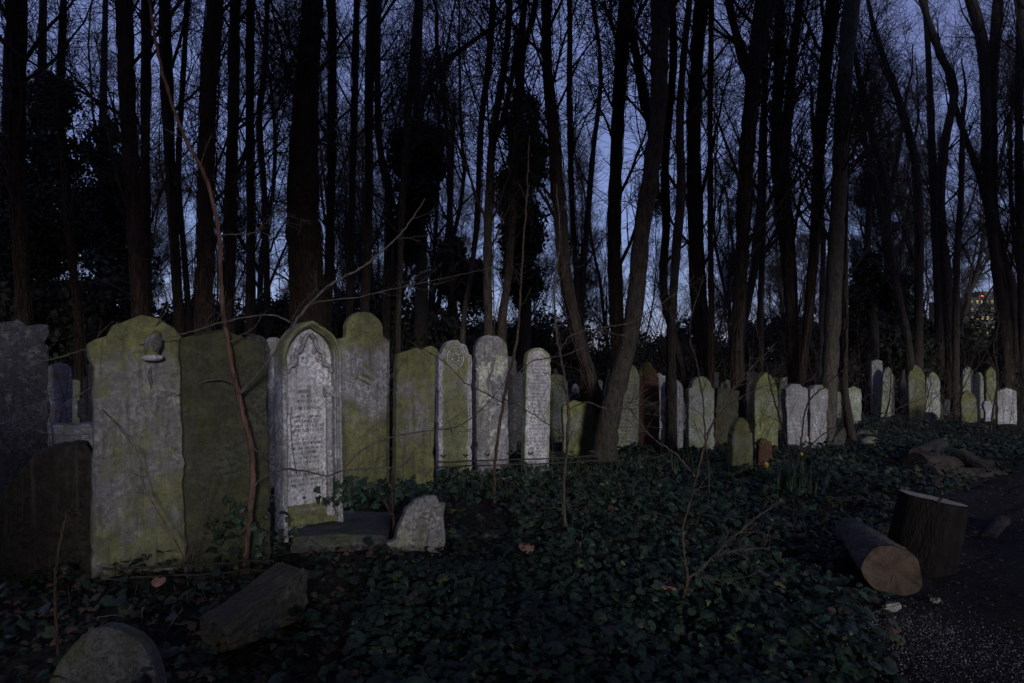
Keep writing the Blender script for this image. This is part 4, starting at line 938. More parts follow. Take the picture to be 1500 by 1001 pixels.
ivy_tree(660, 20, [(660, 390, 30, 40), (690, 420, 28, 40)], 'low ivy mass behind the thin stem over the medallion headstone', 66, 7000)

# unseen yews added behind the camera; their crowns shade the wood and upper trees
yew_l = [(0, 0, 8.6, 3.4, 3.0, 2.7), (-2, .5, 9.5, 2.6, 2.4, 2.4), (2, -.4, 9.5, 2.6, 2.4, 2.4), (0, 0, 12.5, 2.8, 2.6, 2.8)]
ye = empty('added_shade_yew', (0, 0, 0)); link('foliage', foliage_mesh('foliage', 71, 26000, yew_l, (.32, .60), (.02, .03, .02)), M['foliage'], ye)
acc = Acc(); P = smooth_path(np.array([(0, 0, -.2), (.1, 0, 5.), (0, .1, 12.)]), 10)[None]; tubes(acc, P, np.linspace(.32, .1, 10)[None], 10); link('trunk', acc.mesh('trunk'), M['bark'], ye)
sd = Vector((SUN_AZ[0], SUN_AZ[1], 0)).normalized(); sp = Vector((-sd.y, sd.x, 0))
YEW = []
for k, off in enumerate([-13, -9, -4.5, 0, 4.5, 9, 13.5, 18, 22.5]):
    o = ye if k == 0 else copy_tree(ye); p = sd*7 + sp*off
    o.location = (p.x, p.y, 0); o.scale = (1, 1, 1.25); o.rotation_euler = (0, 0, k*1.3); YEW.append(o)
    tag(o, 'unseen yew added behind the camera to shade the scene', 'tree', 'added shade yews behind the camera')

for k, (x, y_) in enumerate([(-14, -2.2), (-9.2, -1.6), (-4.6, -2.0), (1.6, -1.8), (6.2, -1.5), (11, -2.0), (15.5, -1.5), (-6.5, -12), (2, -13), (10, -12), (-15, -9)]):  # more unseen yews, added to block overhead sky and high sun rays
    o = copy_tree(ye); o.location = (x, y_, 0); o.rotation_euler = (0, 0, k*2.1); o.scale = (1, 1, 1.15)
    tag(o, 'unseen yew added behind the camera to shade the scene', 'tree', 'added shade yews behind the camera')
# unseen hedge and two bushes, added to keep low light off the near ground
hb = random.Random(9)
for k in range(8):
    o = copy_tree(bprot[k % 4]); x = -5.6+k*1.55; hs = .46+hb.uniform(-.03, .05)
    o.location = (x, -2.9+hb.uniform(-.2, .2), -.05); o.scale = (.55, .45, hs*(3.4/[3.2, 4.2, 2.6, 3.6][k % 4])); o.rotation_euler = (0, 0, hb.uniform(0, 6))
    tag(o, 'unseen bush added behind the camera to shade the near ground', 'bush', 'added shade bushes behind the camera')
for (x, y_, sc_) in [(-1.9, -3.6, 1.15), (-4.6, -3.4, 1.2)]:  # two taller unseen bushes, added to shade the left corner
    o = copy_tree(bprot[3]); o.location = (x, y_, -.05); o.scale = (sc_*.75, sc_*.6, sc_*1.1); tag(o, 'unseen bush added behind the camera to shade the near ground', 'bush', 'added shade bushes behind the camera')
# ------------------------------------------------------------------ ivy ground cover
def place_ground_leaves(n, yr, size, rng, kind, excl=None, wide=1.0, tilt=.45, lift=.06):
    y = np.sqrt(rng.uniform(yr[0]**2, yr[1]**2, n)); x = y*rng.uniform(-.80, .80, n)*wide
    keep = np.ones(n, bool)
    keep &= x < path_left(y)+.05+rng.normal(size=n)*.10
    # bare leaf-litter corner lower left
    bare = (x < -.75-.1*(y-3)) & (y < 4.9) & (rng.random(n) > .10); keep &= ~bare
    bare2 = (x > -1.7) & (x < -.75) & (y > 4.0) & (y < 5.2) & (rng.random(n) > .3); keep &= ~bare2
    keep &= ~((x < -1.0) & (y > 5) & (rng.random(n) > .35))
    keep &= ((x-2.42)/.42)**2+((y-4.35)/.5)**2 > 1
    keep &= ((x-2.35)/.22)**2+((y-3.95)/.3)**2 > 1
    keep &= ((x-3.0)/.5)**2+((y-4.9)/.5)**2 > 1
    keep &= ~((x > -1.85) & (x < -.85) & (y > 4.8) & (y < 6.9) & (rng.random(n) > .04))
    keep &= ~((x > -.68) & (x < .0) & (y > 5.35) & (y < 7.3) & (rng.random(n) > .12))
    keep &= ((x+.74)/.32)**2+((y-5.0)/.30)**2 > 1
    keep &= ~((((x-6.6)/1.5)**2+((y-9.7)/1.3)**2 < 1) & (rng.random(n) > .25))
    keep &= ~((((x-3.7)/.8)**2+((y-7.1)/.5)**2 < 1) & (rng.random(n) > .3))
    if excl is not None: keep &= ~excl(x, y)
    x, y = x[keep], y[keep]; m = len(x)
    z = hgt(x, y)+lift*rng.uniform(.1, 1.4, m)+.04*np.sin(x*5)*np.sin(y*4.3)
    nn = np.stack([rng.normal(size=m)*tilt, rng.normal(size=m)*tilt-.18, np.ones(m)], -1)
    base = np.array([.0105, .0215, .0125]); T = base*rng.uniform(.45, 1.6, (m, 1))
    lite = rng.random(m) < .06; T[lite] = np.array([.045, .058, .022])*rng.uniform(.6, 1.2, (lite.sum(), 1))
    br = rng.random(m) < .03; T[br] = np.array([.05, .032, .026])*rng.uniform(.5, 1.1, (br.sum(), 1))
    return np.stack([x, y, z], -1), rng.uniform(size[0], size[1], m), nn, T
rng = np.random.default_rng(11)
acc = Acc()
for (n, yr, size, kind, lift, tl) in [(11000, (2.2, 4.6), (.040, .085), 'ivy', .10, .45), (4500, (2.2, 5.0), (.025, .055), 'lobed', .11, .55), (5000, (2.2, 5.0), (.018, .04), 'ivy', .11, .7), (16000, (4.2, 7.5), (.030, .085), 'ivy', .09, .55),
                                  (15000, (7, 12), (.06, .11), 'lobed', .10, .6), (15000, (11, 20), (.09, .15), 'quad', .12, .6), (8000, (19, 34), (.16, .28), 'quad', .16, .6)]:
    C, s, nn, T = place_ground_leaves(n, yr, size, rng, kind, tilt=tl, lift=lift); leaves(acc, C, s*np.where(rng.random(len(s)) < .3, .55, .92), nn, kind, T, rng)
# a few ivy trails on the footings of stones
for (px, py, d, n, sx, sz) in [(540, 722, 5.9, 170, .30, .05), (670, 700, 8.6, 140, .35, .05), (600, 715, 6.2, 60, .25, .05), (500, 715, 6.0, 60, .15, .06), (355, 790, 4.9, 90, .10, .16), (780, 690, 9.0, 60, .2, .06), (880, 690, 10, 120, .5, .06), (390, 800, 5.3, 60, .10, .10)]:
    c = np.array(at(px, py, d)); q = rng.normal(size=(n, 3))*np.array([sx, .10, sz]); C = c+q
    T = np.array([.018, .034, .024])*rng.uniform(.4, 1.5, (n, 1))
    leaves(acc, C, rng.uniform(.04, .085, n), np.array([.1, -1, .6])+rng.normal(size=(n, 3))*.6, 'lobed', T, rng)
iv = link('ivy_ground_cover', acc.mesh('ivy_ground_cover', False), M['ivy']); tag(iv, 'dark glossy ivy leaves carpeting the ground in front of the headstones', 'ivy', kind='stuff')

# leaf litter
acc = Acc(); n = 9000
y = np.sqrt(rng.uniform(2.0**2, 9.0**2, n)); x = y*rng.uniform(-.8, .1, n)
k_ = (x < -.5); x, y = x[k_], y[k_]; m = len(x)
C = np.stack([x, y, hgt(x, y)+rng.uniform(.0, .05, m)], -1)
T = np.array([.060, .042, .034])*rng.uniform(.3, 1.5, (m, 1)); gr = rng.random(m) < .35; T[gr] = np.array([.020, .034, .024])*rng.uniform(.5, 1.3, (gr.sum(), 1))
leaves(acc, C, rng.uniform(.025, .065, m), np.stack([rng.normal(size=m)*.5, rng.normal(size=m)*.5-.1, np.ones(m)], -1), 'lobed', T, rng)
n = 3500; y = np.sqrt(rng.uniform(2.0**2, 9.0**2, n)); x = path_left(y)+rng.uniform(-.05, 1, n)**1.0*3.0
C = np.stack([x, y, hgt(x, y)+rng.uniform(.012, .03, n)], -1); T = np.array([.045, .036, .034])*rng.uniform(.3, 1.5, (n, 1))
leaves(acc, C, rng.uniform(.015, .045, n), np.stack([rng.normal(size=n)*.3, rng.normal(size=n)*.3, np.ones(n)], -1), 'quad', T, rng)
ll = link('leaf_litter', acc.mesh('leaf_litter', False), M['litter']); tag(ll, 'brown fallen leaves lying between the stones and on the path', 'leaves', kind='stuff')
# wood chips and sawdust on the path
acc = Acc(); n = 9000
cx_, cy_ = 1.98, 3.75
x = np.concatenate([cx_+rng.normal(size=n)*.34+.10, rng.uniform(1.2, 5, n//7)]); y = np.concatenate([cy_+rng.normal(size=n)*.55-.25, rng.uniform(2.2, 6, n//7)])
kp = x > path_left(y)-.08; x, y = x[kp], y[kp]; m = len(x)
C = np.stack([x, y, hgt(x, y)+rng.uniform(.014, .03, m)], -1); T = np.array([.27, .25, .25])*rng.uniform(.25, 1.3, (m, 1))
leaves(acc, C, rng.uniform(.003, .011, m), np.stack([rng.normal(size=m)*.5, rng.normal(size=m)*.5, np.ones(m)], -1), 'quad', T, rng)
wc = link('wood_chips', acc.mesh('wood_chips', False), M['litter']); tag(wc, 'pale wood chips and sawdust scattered on the dark path', 'wood chips', kind='stuff')

# grass
def blades(acc, x, y, hh, rng, w=.006, spread=.35, tint=(.035, .055, .025), z0=None):
    n = len(x); z = hgt(x, y) if z0 is None else z0
    a = rng.uniform(0, 6.28, n); l = rng.uniform(0, spread, n)*hh; dx, dy = np.cos(a)*l, np.sin(a)*l
    px_, py2 = -np.sin(a)*w, np.cos(a)*w
    b = np.stack([x, y, z], -1); V = np.empty((n, 5, 3)); s = np.stack([px_, py2, 0*x], -1)
    m_ = b+np.stack([dx*.35, dy*.35, hh*.6], -1); t = b+np.stack([dx, dy, hh*np.where(l/hh > .5*spread, .85, 1)], -1)
    V[:, 0] = b-s; V[:, 1] = b+s; V[:, 2] = m_+s*.8; V[:, 3] = m_-s*.8; V[:, 4] = t
    i = (np.arange(n)*5)[:, None]
    T = np.array(tint)*rng.uniform(.5, 1.5, (n, 1)); acc.add(V.reshape(-1, 3), [i+np.array([0, 1, 2, 3]), i+np.array([3, 2, 4])], np.repeat(T, 5, 0))
acc = Acc()
for (px, py, d, n, sp_, hh) in [(700, 715, 8, 120, .4, .2), (860, 700, 9, 260, .9, .25), (940, 690, 10, 300, .9, .28), (1000, 690, 10, 160, .6, .28), (640, 740, 7.2, 60, .3, .15), (575, 930, 3.6, 26, .06, .12), (230, 830, 4.7, 50, .3, .16), (240, 880, 4.1, 30, .3, .12),
                                (330, 830, 4.6, 40, .15, .18), (790, 735, 7.3, 60, .6, .15), (1250, 620, 17, 100, 1.2, .3), (1400, 620, 17, 200, 2.0, .3), (430, 700, 7, 80, .6, .3)]:
    x0 = (px-750)/F*d; xx = x0+rng.normal(size=n)*sp_; yy = d+rng.normal(size=n)*sp_*.4
    blades(acc, xx, yy, rng.uniform(.5, 1.2, n)*hh, rng, .0026, .95, (.040, .050, .028))
gr_ = link('grass', acc.mesh('grass', False), M['blade']); tag(gr_, 'thin dull grass blades growing among the headstone feet', 'grass', kind='stuff')

# ------------------------------------------------------------------ daffodils
def daffodil(px, py, d, label, nblades, hh, flowers, seed):
    r = np.random.default_rng(seed); x0 = (px-750)/F*d; root = empty('daffodil_clump', (x0, d, gz(x0, d))); a = Acc()
    xx = r.normal(size=nblades)*.10; yy = r.normal(size=nblades)*.07
    blades(a, xx, yy, r.uniform(.6, 1.15, nblades)*hh, r, .009, .75, (.035, .065, .04), z0=np.zeros(nblades))
    link('leaves', a.mesh('leaves', False), M['blade'], root)
    for (fx, fy, s) in flowers:
        p = at(fx, fy, d)-Vector((x0, d, gz(x0, d))); a = Acc()
        P = smooth_path(np.array([(p.x*.3, 0, 0), (p.x*.8, 0, p.z*.7), (p.x, 0, p.z)]), 8)[None]; tubes(a, P, np.full((1, 8), .004), 5)
        st = link('stem', a.mesh('stem'), M['foliage'], root)
        bm = bmesh.new(); c = bm.verts.new((0, 0, 0))
        for k in range(6):
            an = k*math.pi/3; u = Vector((math.cos(an), 0, math.sin(an))); v = Vector((-math.sin(an), 0, math.cos(an)))
            m1 = bm.verts.new(u*s*.55+v*s*.26+Vector((0, -.2*s, 0))); m2 = bm.verts.new(u*s*.55-v*s*.26+Vector((0, -.2*s, 0))); t = bm.verts.new(u*s+Vector((0, .1*s, 0))); bm.faces.new((c, m2, t, m1))
        me = bpy.data.meshes.new('petals'); bm.to_mesh(me); bm.free(); fl = link('petals', me, M['petal'], root, (p.x, p.y-.01, p.z)); fl.rotation_euler = (rad(-15), rad(12), rad(20))
        tr = lathe('trumpet', [(.2*s, 0), (.28*s, .25*s), (.36*s, .5*s), (.30*s, .5*s), (.2*s, .1*s)], M['petal'], root, (p.x, p.y-.01, p.z), 10); tr.rotation_euler = (rad(90-15), 0, rad(20))
    tag(root, label, 'daffodils', 'daffodil clumps'); return root
daffodil(1120, 690, 9.0, 'open yellow daffodil before the small reddish grave marker', 26, .22, [(1122, 681, .045)], 1)
daffodil(1160, 720, 7.8, 'clump of tall strap leaves with one yellow bud below the white pair', 150, .42, [(1174, 665, .022)], 2)
daffodil(893, 905, 4.1, 'tiny yellow flower low in the ivy, lower middle', 6, .07, [(896, 894, .014)], 3)
for (px, py, d, s, lab) in [(772, 838, 4.9, .055, 'pinkish dead leaf on the ivy left of centre bottom'), (983, 884, 4.1, .05, 'large curled pink dead leaf beside the forked twig base'), (232, 880, 4.1, .045, 'pinkish dead leaf before the mossy grey headstone')]:
    a = Acc(); leaves(a, np.zeros((1, 3)), np.array([s*2]), np.array([[.1, -.5, 1.]]), 'ivy', np.array([[.2, .1, .08]]), rng)
    o = link('dead_leaf', a.mesh('dead_leaf'), M['fleshleaf']); p = at(px, py, d); o.location = (p.x, d, max(p.z, gz(p.x, d)+.12)); tag(o, lab, 'leaf', 'large dead leaves')

# ------------------------------------------------------------------ saplings and twigs (traced)
def sapling(stems, d, mat, label, seed, name='sapling', side=6, tw=(8, .5), twmat=None, group='saplings among the graves'):
    rng = np.random.default_rng(seed); base = at(stems[0][0][0], stems[0][0][1], d)
    z0 = min(base.z, gz(base.x, d)); off = np.array([base.x, d, 0]); root = empty(name, (base.x, d, 0))
    for si, st in enumerate(stems):
        k = max(14, len(st)*7); S = smooth_path(np.array([list(q) for q in st]), k)
        dz = np.cumsum(rng.normal(size=k)*.006)+(0 if si == 0 else 1)*np.linspace(0, rng.uniform(-.25, .1), k)
        S[:, :2] += rng.normal(size=(k, 2))*.5
        W3 = np.array([at(s[0], s[1], d+dz[i]) for i, s in enumerate(S)])-off
        if si == 0: W3[0, 2] = min(W3[0, 2], gz(base.x, d))-.06
        R = np.maximum(S[:, 2]/2/F*d*.8, .0016); R = R*(1+.08*rng.normal(size=k))
        a = Acc(); tubes(a, W3[None], R[None], side+1 if si == 0 else side)
        link('trunk' if si == 0 else 'branch', a.mesh('trunk' if si == 0 else 'branch'), mat if (si == 0 or twmat is None) else twmat, root)
        a = Acc(); n, L = tw
        # buds / spurs and side twigs
        l, r = spawn(W3[None], R[None], int(n*1.5), (.15, .98), .045, (40, 80), 0, 3, .2, .6, rng, .0020); tubes(a, l, r, 3)
        l, r = spawn(W3[None], R[None], n, (.3, .98), L, (25, 65), .02, 8, .14, .35, rng, .0022); tubes(a, l, r, 4)
        l2, r2 = spawn(l, r, 3, (.2, .9), L*.4, (25, 60), .02, 5, .16, .6, rng, .0018); tubes(a, l2, r2, 3)
        link('twigs', a.mesh('twigs'), twmat or mat, root)
    tag(root, label, 'sapling', group); return root
sapling([[(357, 842, 10), (366, 760, 10), (371, 700, 11), (366, 645, 10), (352, 590, 10), (343, 550, 9), (334, 500, 8.5), (325, 440, 8), (321, 345, 7), (303, 265, 7), (270, 200, 6), (245, 130, 6), (228, 60, 5), (216, -20, 4.5), (205, -80, 3)],
         [(349, 578, 6), (380, 545, 6), (410, 505, 5), (440, 462, 5), (480, 420, 4.5), (530, 392, 4), (580, 350, 3.5), (605, 318, 3), (622, 292, 2)],
         [(345, 562, 3.5), (320, 556, 3), (285, 565, 3), (240, 592, 2.6), (200, 615, 2.4), (150, 633, 2), (90, 638, 2), (40, 628, 1.6)],
         [(371, 715, 4.5), (385, 700, 4), (415, 688, 3.6), (445, 690, 3.4), (480, 697, 3.2), (500, 690, 3), (540, 686, 2.6), (590, 682, 2.2), (606, 660, 1.6)],
         [(499, 692, 2.6), (530, 660, 2.4), (570, 642, 2.2), (620, 632, 2), (680, 620, 1.8), (740, 560, 1.4), (756, 520, 1.2)],
         [(322, 345, 3), (345, 343, 2.8), (368, 343, 2.4), (385, 330, 1.8), (420, 300, 1.4)],
         [(368, 655, 3), (390, 670, 2.4), (415, 690, 2)],
         [(447, 448, 2.6), (480, 440, 2.2), (520, 436, 2), (570, 425, 1.8), (640, 410, 1.5), (730, 390, 1.2)],
         [(0, 532, 1.6), (70, 528, 2), (130, 511, 2.2), (190, 507, 2.4), (260, 492, 2.6), (320, 474, 2.8), (372, 463, 3), (405, 463, 3), (425, 472, 3.2)],
         [(0, 655, 1.4), (60, 615, 1.7), (130, 570, 2), (170, 548, 2), (210, 500, 2), (240, 460, 1.5), (250, 440, 1.2)]],
        4.75, M['cherry'], 'reddish forked sapling curving up before the olive headstone, tallest in front', 1, tw=(6, .38), twmat=M['twigpale'])
sapling([[(150, 600, 2), (200, 660, 1.6), (215, 720, 1.8), (250, 780, 2.2), (268, 815, 2.4), (276, 850, 2.6)][::-1], [(275, 850, 4), (286, 800, 2), (300, 740, 1.6), (310, 700, 1.2)], [(277, 852, 4), (270, 830, 4), (273, 815, 4)]], 4.5, M['cherry'], 'cut reddish stems with long thin shoots at the foot of the mossy grey headstone', 2, tw=(4, .18), twmat=M['twig'])
sapling([[(725, 755, 6), (724, 700, 6), (728, 650, 6), (735, 600, 6), (744, 555, 6), (757, 500, 5), (762, 440, 4), (766, 360, 3.5), (772, 280, 3), (775, 200, 2)],
         [(736, 590, 2.5), (700, 570, 2.3), (680, 560, 2), (650, 530, 1.8), (600, 500, 1.5)], [(744, 560, 2.2), (780, 530, 2), (830, 520, 1.6), (870, 500, 1.3)]], 6.9, M['barkred'], 'thin reddish sapling crossing the flaking headstone', 3, tw=(7, .5), twmat=M['twig'])
sapling([[(832, 822, 7), (827, 760, 6.5), (826, 700, 6), (831, 650, 6), (832, 600, 5.5), (825, 545, 5), (815, 485, 4.5), (812, 420, 3.5), (820, 350, 3), (815, 270, 2)],
         [(820, 510, 3), (840, 490, 2.6), (880, 480, 2.2), (930, 470, 1.8), (990, 430, 1.4)], [(828, 640, 2.6), (800, 620, 2.4), (770, 600, 2), (740, 585, 1.7)], [(832, 600, 2.4), (860, 590, 2.2), (900, 600, 2), (950, 570, 1.5)]], 5.4, M['bark'], 'slim grey sapling standing in ivy right of the slender lettered headstone', 4, tw=(9, .5), twmat=M['twig'])
sapling([[(997, 925, 6), (1001, 880, 6), (1007, 850, 6), (1002, 810, 4.5), (1000, 775, 4), (1012, 730, 4), (1025, 680, 4), (1040, 630, 3.6), (1060, 590, 3), (1090, 550, 2.6), (1140, 500, 2)],
         [(1007, 850, 4), (1030, 830, 3.6), (1060, 800, 3), (1100, 765, 2.4), (1140, 735, 1.8)], [(1020, 700, 2.6), (990, 665, 2.4), (960, 645, 2), (930, 610, 1.8), (905, 580, 1.5)], [(1045, 815, 2.2), (1080, 806, 2), (1120, 803, 1.6)], [(1018, 845, 2), (1050, 850, 1.8), (1100, 860, 1.5)]], 4.0, M['barkred'], 'forked reddish sapling leaning right out of the ivy, lower middle', 5, tw=(5, .28), twmat=M['twig'])
sapling([[(92, 1010, 6), (84, 940, 6), (81, 870, 5.5), (84, 820, 5), (92, 780, 6), (98, 752, 4)], [(97, 752, 3), (108, 749, 3)]], 3.1, M['barkred'], 'cut dark sapling stem rising beside the bottom left round stone', 6, tw=(2, .1), twmat=M['twig'])
sapling([[(1040, 720, 3), (1034, 650, 3), (1030, 590, 3), (1022, 540, 2.6), (1010, 480, 2.2), (1030, 410, 1.8)], [(1033, 640, 2), (1060, 600, 2), (1100, 575, 1.6), (1140, 560, 1.3)]], 7.2, M['bark'], 'thin crooked stem before the broad pale green headstone', 7, tw=(9, .5), twmat=M['twig'])
sapling([[(1165, 690, 4), (1150, 640, 3.4), (1135, 590, 3), (1125, 550, 2.4), (1105, 470, 2)], [(1168, 685, 3), (1176, 630, 3), (1184, 590, 2.6), (1215, 560, 2), (1260, 520, 1.5)], [(1170, 690, 2.4), (1190, 650, 2), (1230, 620, 1.6)]], 8.2, M['bark'], 'spray of thin arching stems in front of the white pair of headstones', 8, tw=(6, .5), twmat=M['twig'])
sapling([[(1450, 640, 3), (1455, 600, 3), (1462, 550, 3), (1455, 510, 2.6), (1462, 470, 2.4), (1455, 420, 2)]], 15, M['bark'], 'crooked thin sapling before the far right trio of headstones', 9, tw=(6, .8), twmat=M['twig'])
sapling([[(583, 885, 3), (578, 850, 3), (576, 810, 2.6), (580, 790, 2)], [(580, 870, 2), (600, 845, 1.8), (625, 830, 1.4)]], 3.3, M['twigpale'], 'short twiggy shoots in the leaf litter', 12, tw=(3, .1)) if False else None
sapling([[(212, 965, 3), (209, 930, 3), (208, 905, 2.6), (209, 890, 2)], [(209, 925, 2.4), (220, 915, 2), (232, 908, 1.6)], [(235, 950, 2.5), (250, 915, 2.4), (268, 893, 2)], [(200, 945, 2.2), (188, 915, 2), (175, 902, 1.6), (142, 904, 1.2)]], 3.3, M['twigpale'], 'low pale forked twigs beside the bottom left round stone', 10, tw=(2, .08))
sapling([[(577, 770, 5), (575, 740, 5), (574, 718, 5), (572, 700, 4)], [(576, 760, 5), (566, 740, 4), (562, 732, 4)]], 5.4, M['barkred'], 'short stub of a cut stem behind the broken headstone fragment', 11, tw=(2, .1))

# undergrowth brushwood: thin tangled stems round the feet of the far stones and in the wood's edge
acc = Acc(); rb2 = np.random.default_rng(21)
def brush(px0, px1, d0, d1, n, hh, r=.004):
    x = []; 
    dd = rb2.uniform(d0, d1, n); px = rb2.uniform(px0, px1, n); X0 = (px-750)/F*dd
    k = 9; D = np.stack([rb2.normal(size=n)*.45, rb2.normal(size=n)*.3, np.ones(n)], -1); P = np.empty((n, k, 3)); P[:, 0] = np.stack([X0, dd, hgt(X0, dd)-.02], -1)
    L = hh*rb2.uniform(.4, 1.2, n)/(k-1)
    for s in range(1, k):
        D = D+rb2.normal(size=D.shape)*.16; D /= np.linalg.norm(D, axis=1, keepdims=True); P[:, s] = P[:, s-1]+D*L[:, None]
    R = r*rb2.uniform(.6, 1.4, n)[:, None]*np.linspace(1, .4, k)[None]; tubes(acc, P, R, 3)
    l, rr = spawn(P, R, 4, (.3, 1), hh*.35, (20, 60), .0, 6, .15, .6, rb2, .002*1.3); tubes(acc, l, rr, 3)
brush(640, 1260, 9.2, 13, 60, 1.2); brush(850, 1240, 12, 16, 70, 2.0, .005); brush(1230, 1500, 14, 22, 90, 2.2, .006)
brush(0, 420, 6.5, 10, 60, 1.6, .005); brush(400, 760, 9.6, 14, 70, 1.8, .006); brush(120, 700, 13, 18, 120, 3.5, .008); brush(780, 1500, 17, 26, 220, 4.0, .011); brush(450, 1250, 4.5, 8, 60, .5, .0025)
brush(-60, 1560, 24, 34, 420, 6.0, .020); brush(380, 1250, 32, 46, 420, 8.0, .028)
bw = link('brushwood', acc.mesh('brushwood'), M['twig']); tag(bw, 'tangle of thin bare undergrowth stems among and behind the headstones', 'undergrowth', kind='stuff')
# shrub with small leaves in front of the olive stone
root = empty('leafy_shrub', (at(335, 800, 4.95).x, 4.95, 0)); a = Acc(); P = np.array([[(0, 0, -.05), (0, 0, .2)]]); P = smooth_path(P[0], 4)[None]
l, r = spawn(P, np.full((1, 4), .006), 9, (.0, .9), .5, (8, 55), .03, 9, .1, .8, rng, .003); tubes(a, l, r, 4); l2, r2 = spawn(l, r, 5, (.2, 1), .16, (30, 70), 0, 5, .1, .6, rng, .002); tubes(a, l2, r2, 3)
link('stems', a.mesh('stems'), M['twig'], root); a = Acc(); C = np.concatenate([l2[:, 1:].reshape(-1, 3), l[:, 3:].reshape(-1, 3)]); n = len(C); C = C+rng.normal(size=(n, 3))*.02
leaves(a, C, rng.uniform(.02, .038, n), np.array([0, -.5, 1.])+rng.normal(size=(n, 3))*.5, 'quad', np.array([.020, .030, .020])*rng.uniform(.5, 1.5, (n, 1)), rng)
link('foliage', a.mesh('foliage', False), M['foliage'], root); tag(root, 'small dark leafy shrub growing at the foot of the olive headstone', 'shrub')

# ------------------------------------------------------------------ iron railings
def railing(p0, p1, hh, nfin, label, posts=4, gap=.0):
    root = empty('iron_railing', (p0[0], p0[1], 0)); a = Acc(); v = np.array([p1[0]-p0[0], p1[1]-p0[1], 0.]); z = hgt(p0[0], p0[1])
    for h_ in (hh, hh-.06):
        P = np.array([np.array([0, 0, h_])+v*t for t in np.linspace(0, 1, 12)]); P[:, 2] += np.random.default_rng(3).normal(size=12)*.004; tubes(a, P[None], np.full((1, 12), .009), 6)
    link('rail', a.mesh('rail'), M['iron'], root)
    for k in range(nfin):
        t = (k+.5)/nfin; b = v*t; a = Acc()
        def tube(pts, r): tubes(a, smooth_path(np.array(pts), 8)[None], np.array(r)[None] if hasattr(r, '__len__') else np.full((1, 8), r), 6)
        tube([(b[0], b[1], -.05), (b[0], b[1], hh*.5), (b[0], b[1], hh+.05)], .007)
        tube([(b[0], b[1], hh+.04), (b[0], b[1], hh+.075), (b[0], b[1], hh+.115)], [.004, .012, .016, .017, .015, .010, .005, .001])
        for s in (-1, 1): tube([(b[0], b[1], hh+.045), (b[0]+s*.022, b[1], hh+.08), (b[0]+s*.034, b[1], hh+.062)], [.006, .009, .010, .010, .009, .008, .006, .003])
        link('finial_bar', a.mesh('finial_bar'), M['iron'], root)
    tag(root, label, 'railing', 'low iron grave railings')
railing((-.95, 8.1), (1.4, 8.7), .33, 9, 'low black iron railing with fleur finials before the slender lettered headstone')
railing((-2.55, 4.25), (-1.55, 4.45), .17, 2, 'low black iron rail with a fleur finial before the mossy grey headstone')

# ------------------------------------------------------------------ logs, stump
def log(p0, p1, r0, r1, label, seed, mat='bark', name='log', ns=20, cut0=True, oval=1., group='cut logs', cat='log', bendz=0.):
    """axis from p0 (near, sawn) to p1"""
    p0, p1 = Vector(p0), Vector(p1); ax = (p1-p0); L = ax.length; rng = np.random.default_rng(seed)
    q = ax.to_track_quat('Z', 'Y'); o = empty(name, p0); o.rotation_mode = 'QUATERNION'; o.rotation_quaternion = q
    k = max(6, int(L/.08)); a = np.arange(ns)/ns*2*np.pi; V = []
    lob = 1+.03*np.cos(4*a+rng.uniform(0, 6))+.015*np.cos(7*a)+.07*np.cos(2*a+rng.uniform(0, 6))+.04*np.cos(3*a+rng.uniform(0, 6))+.02*np.cos(5*a)
    for i in range(k+1):
        t = i/k; r = r0+(r1-r0)*t; rr = r*lob*(1+rng.normal(size=ns)*.02)
        if i == 0: rr = r*lob*(1+rng.normal(size=ns)*.008)
        off_ = bendz*math.sin(t*3.0); V += [(rr[j]*math.cos(a[j]), rr[j]*math.sin(a[j])*oval+off_, t*L) for j in range(ns)]
    Fq = [(i*ns+j, i*ns+(j+1) % ns, (i+1)*ns+(j+1) % ns, (i+1)*ns+j) for i in range(k) for j in range(ns)]
    link('bark', build('bark', np.array(V), [np.array(Fq)]), M[mat], o)
    for (lv, zz, nm) in ((0, 0., 'cut_face'), (k, L, 'far_end')):
        R3 = np.array(V[lv*ns:(lv+1)*ns]); c = R3.mean(0); VV = [c]; 
        for f_ in (.33, .66, .985):
            VV += list(c+(R3-c)*f_)
        VV = np.array(VV); VV[:, 2] += (-.004 if lv == 0 else .004)+rng.normal(size=len(VV))*.0015
        tt = [(0, 1+j, 1+(j+1) % ns) for j in range(ns)]; qq = [(1+m*ns+j, 1+m*ns+(j+1) % ns, 1+(m+1)*ns+(j+1) % ns, 1+(m+1)*ns+j) for m in range(2) for j in range(ns)]
        me = build(nm, VV, [np.array(tt), np.array(qq)], False); link(nm, me, M['cut'], o)
    tag(o, label, cat, group); return o
log(at(1307, 836, 4.15), at(1247, 778, 5.75), .158, .115, 'big violet-barked log with its round sawn face toward the viewer', 1, 'barkviolet', ns=36)
M['stumptop'] = flat_mat('pale_stump_top', (.20, .185, .16), .8, 30, .5, .3)
st = log((at(1366, 735, 4.85).x, 4.85, .50), (at(1362, 840, 4.9).x-.02, 4.9, -.08), .208, .222, 'tall dark tree stump with tilted sawn top beside the big log', 2, 'barkblack', name='tree_stump', ns=30, cat='stump')
st.rotation_quaternion = (Vector((-.19, .03, -1)).normalized()).to_track_quat('Z', 'Y')
for c_ in st.children:
    if c_.name.startswith('cut_face'): c_.data.materials[0] = M['stumptop']
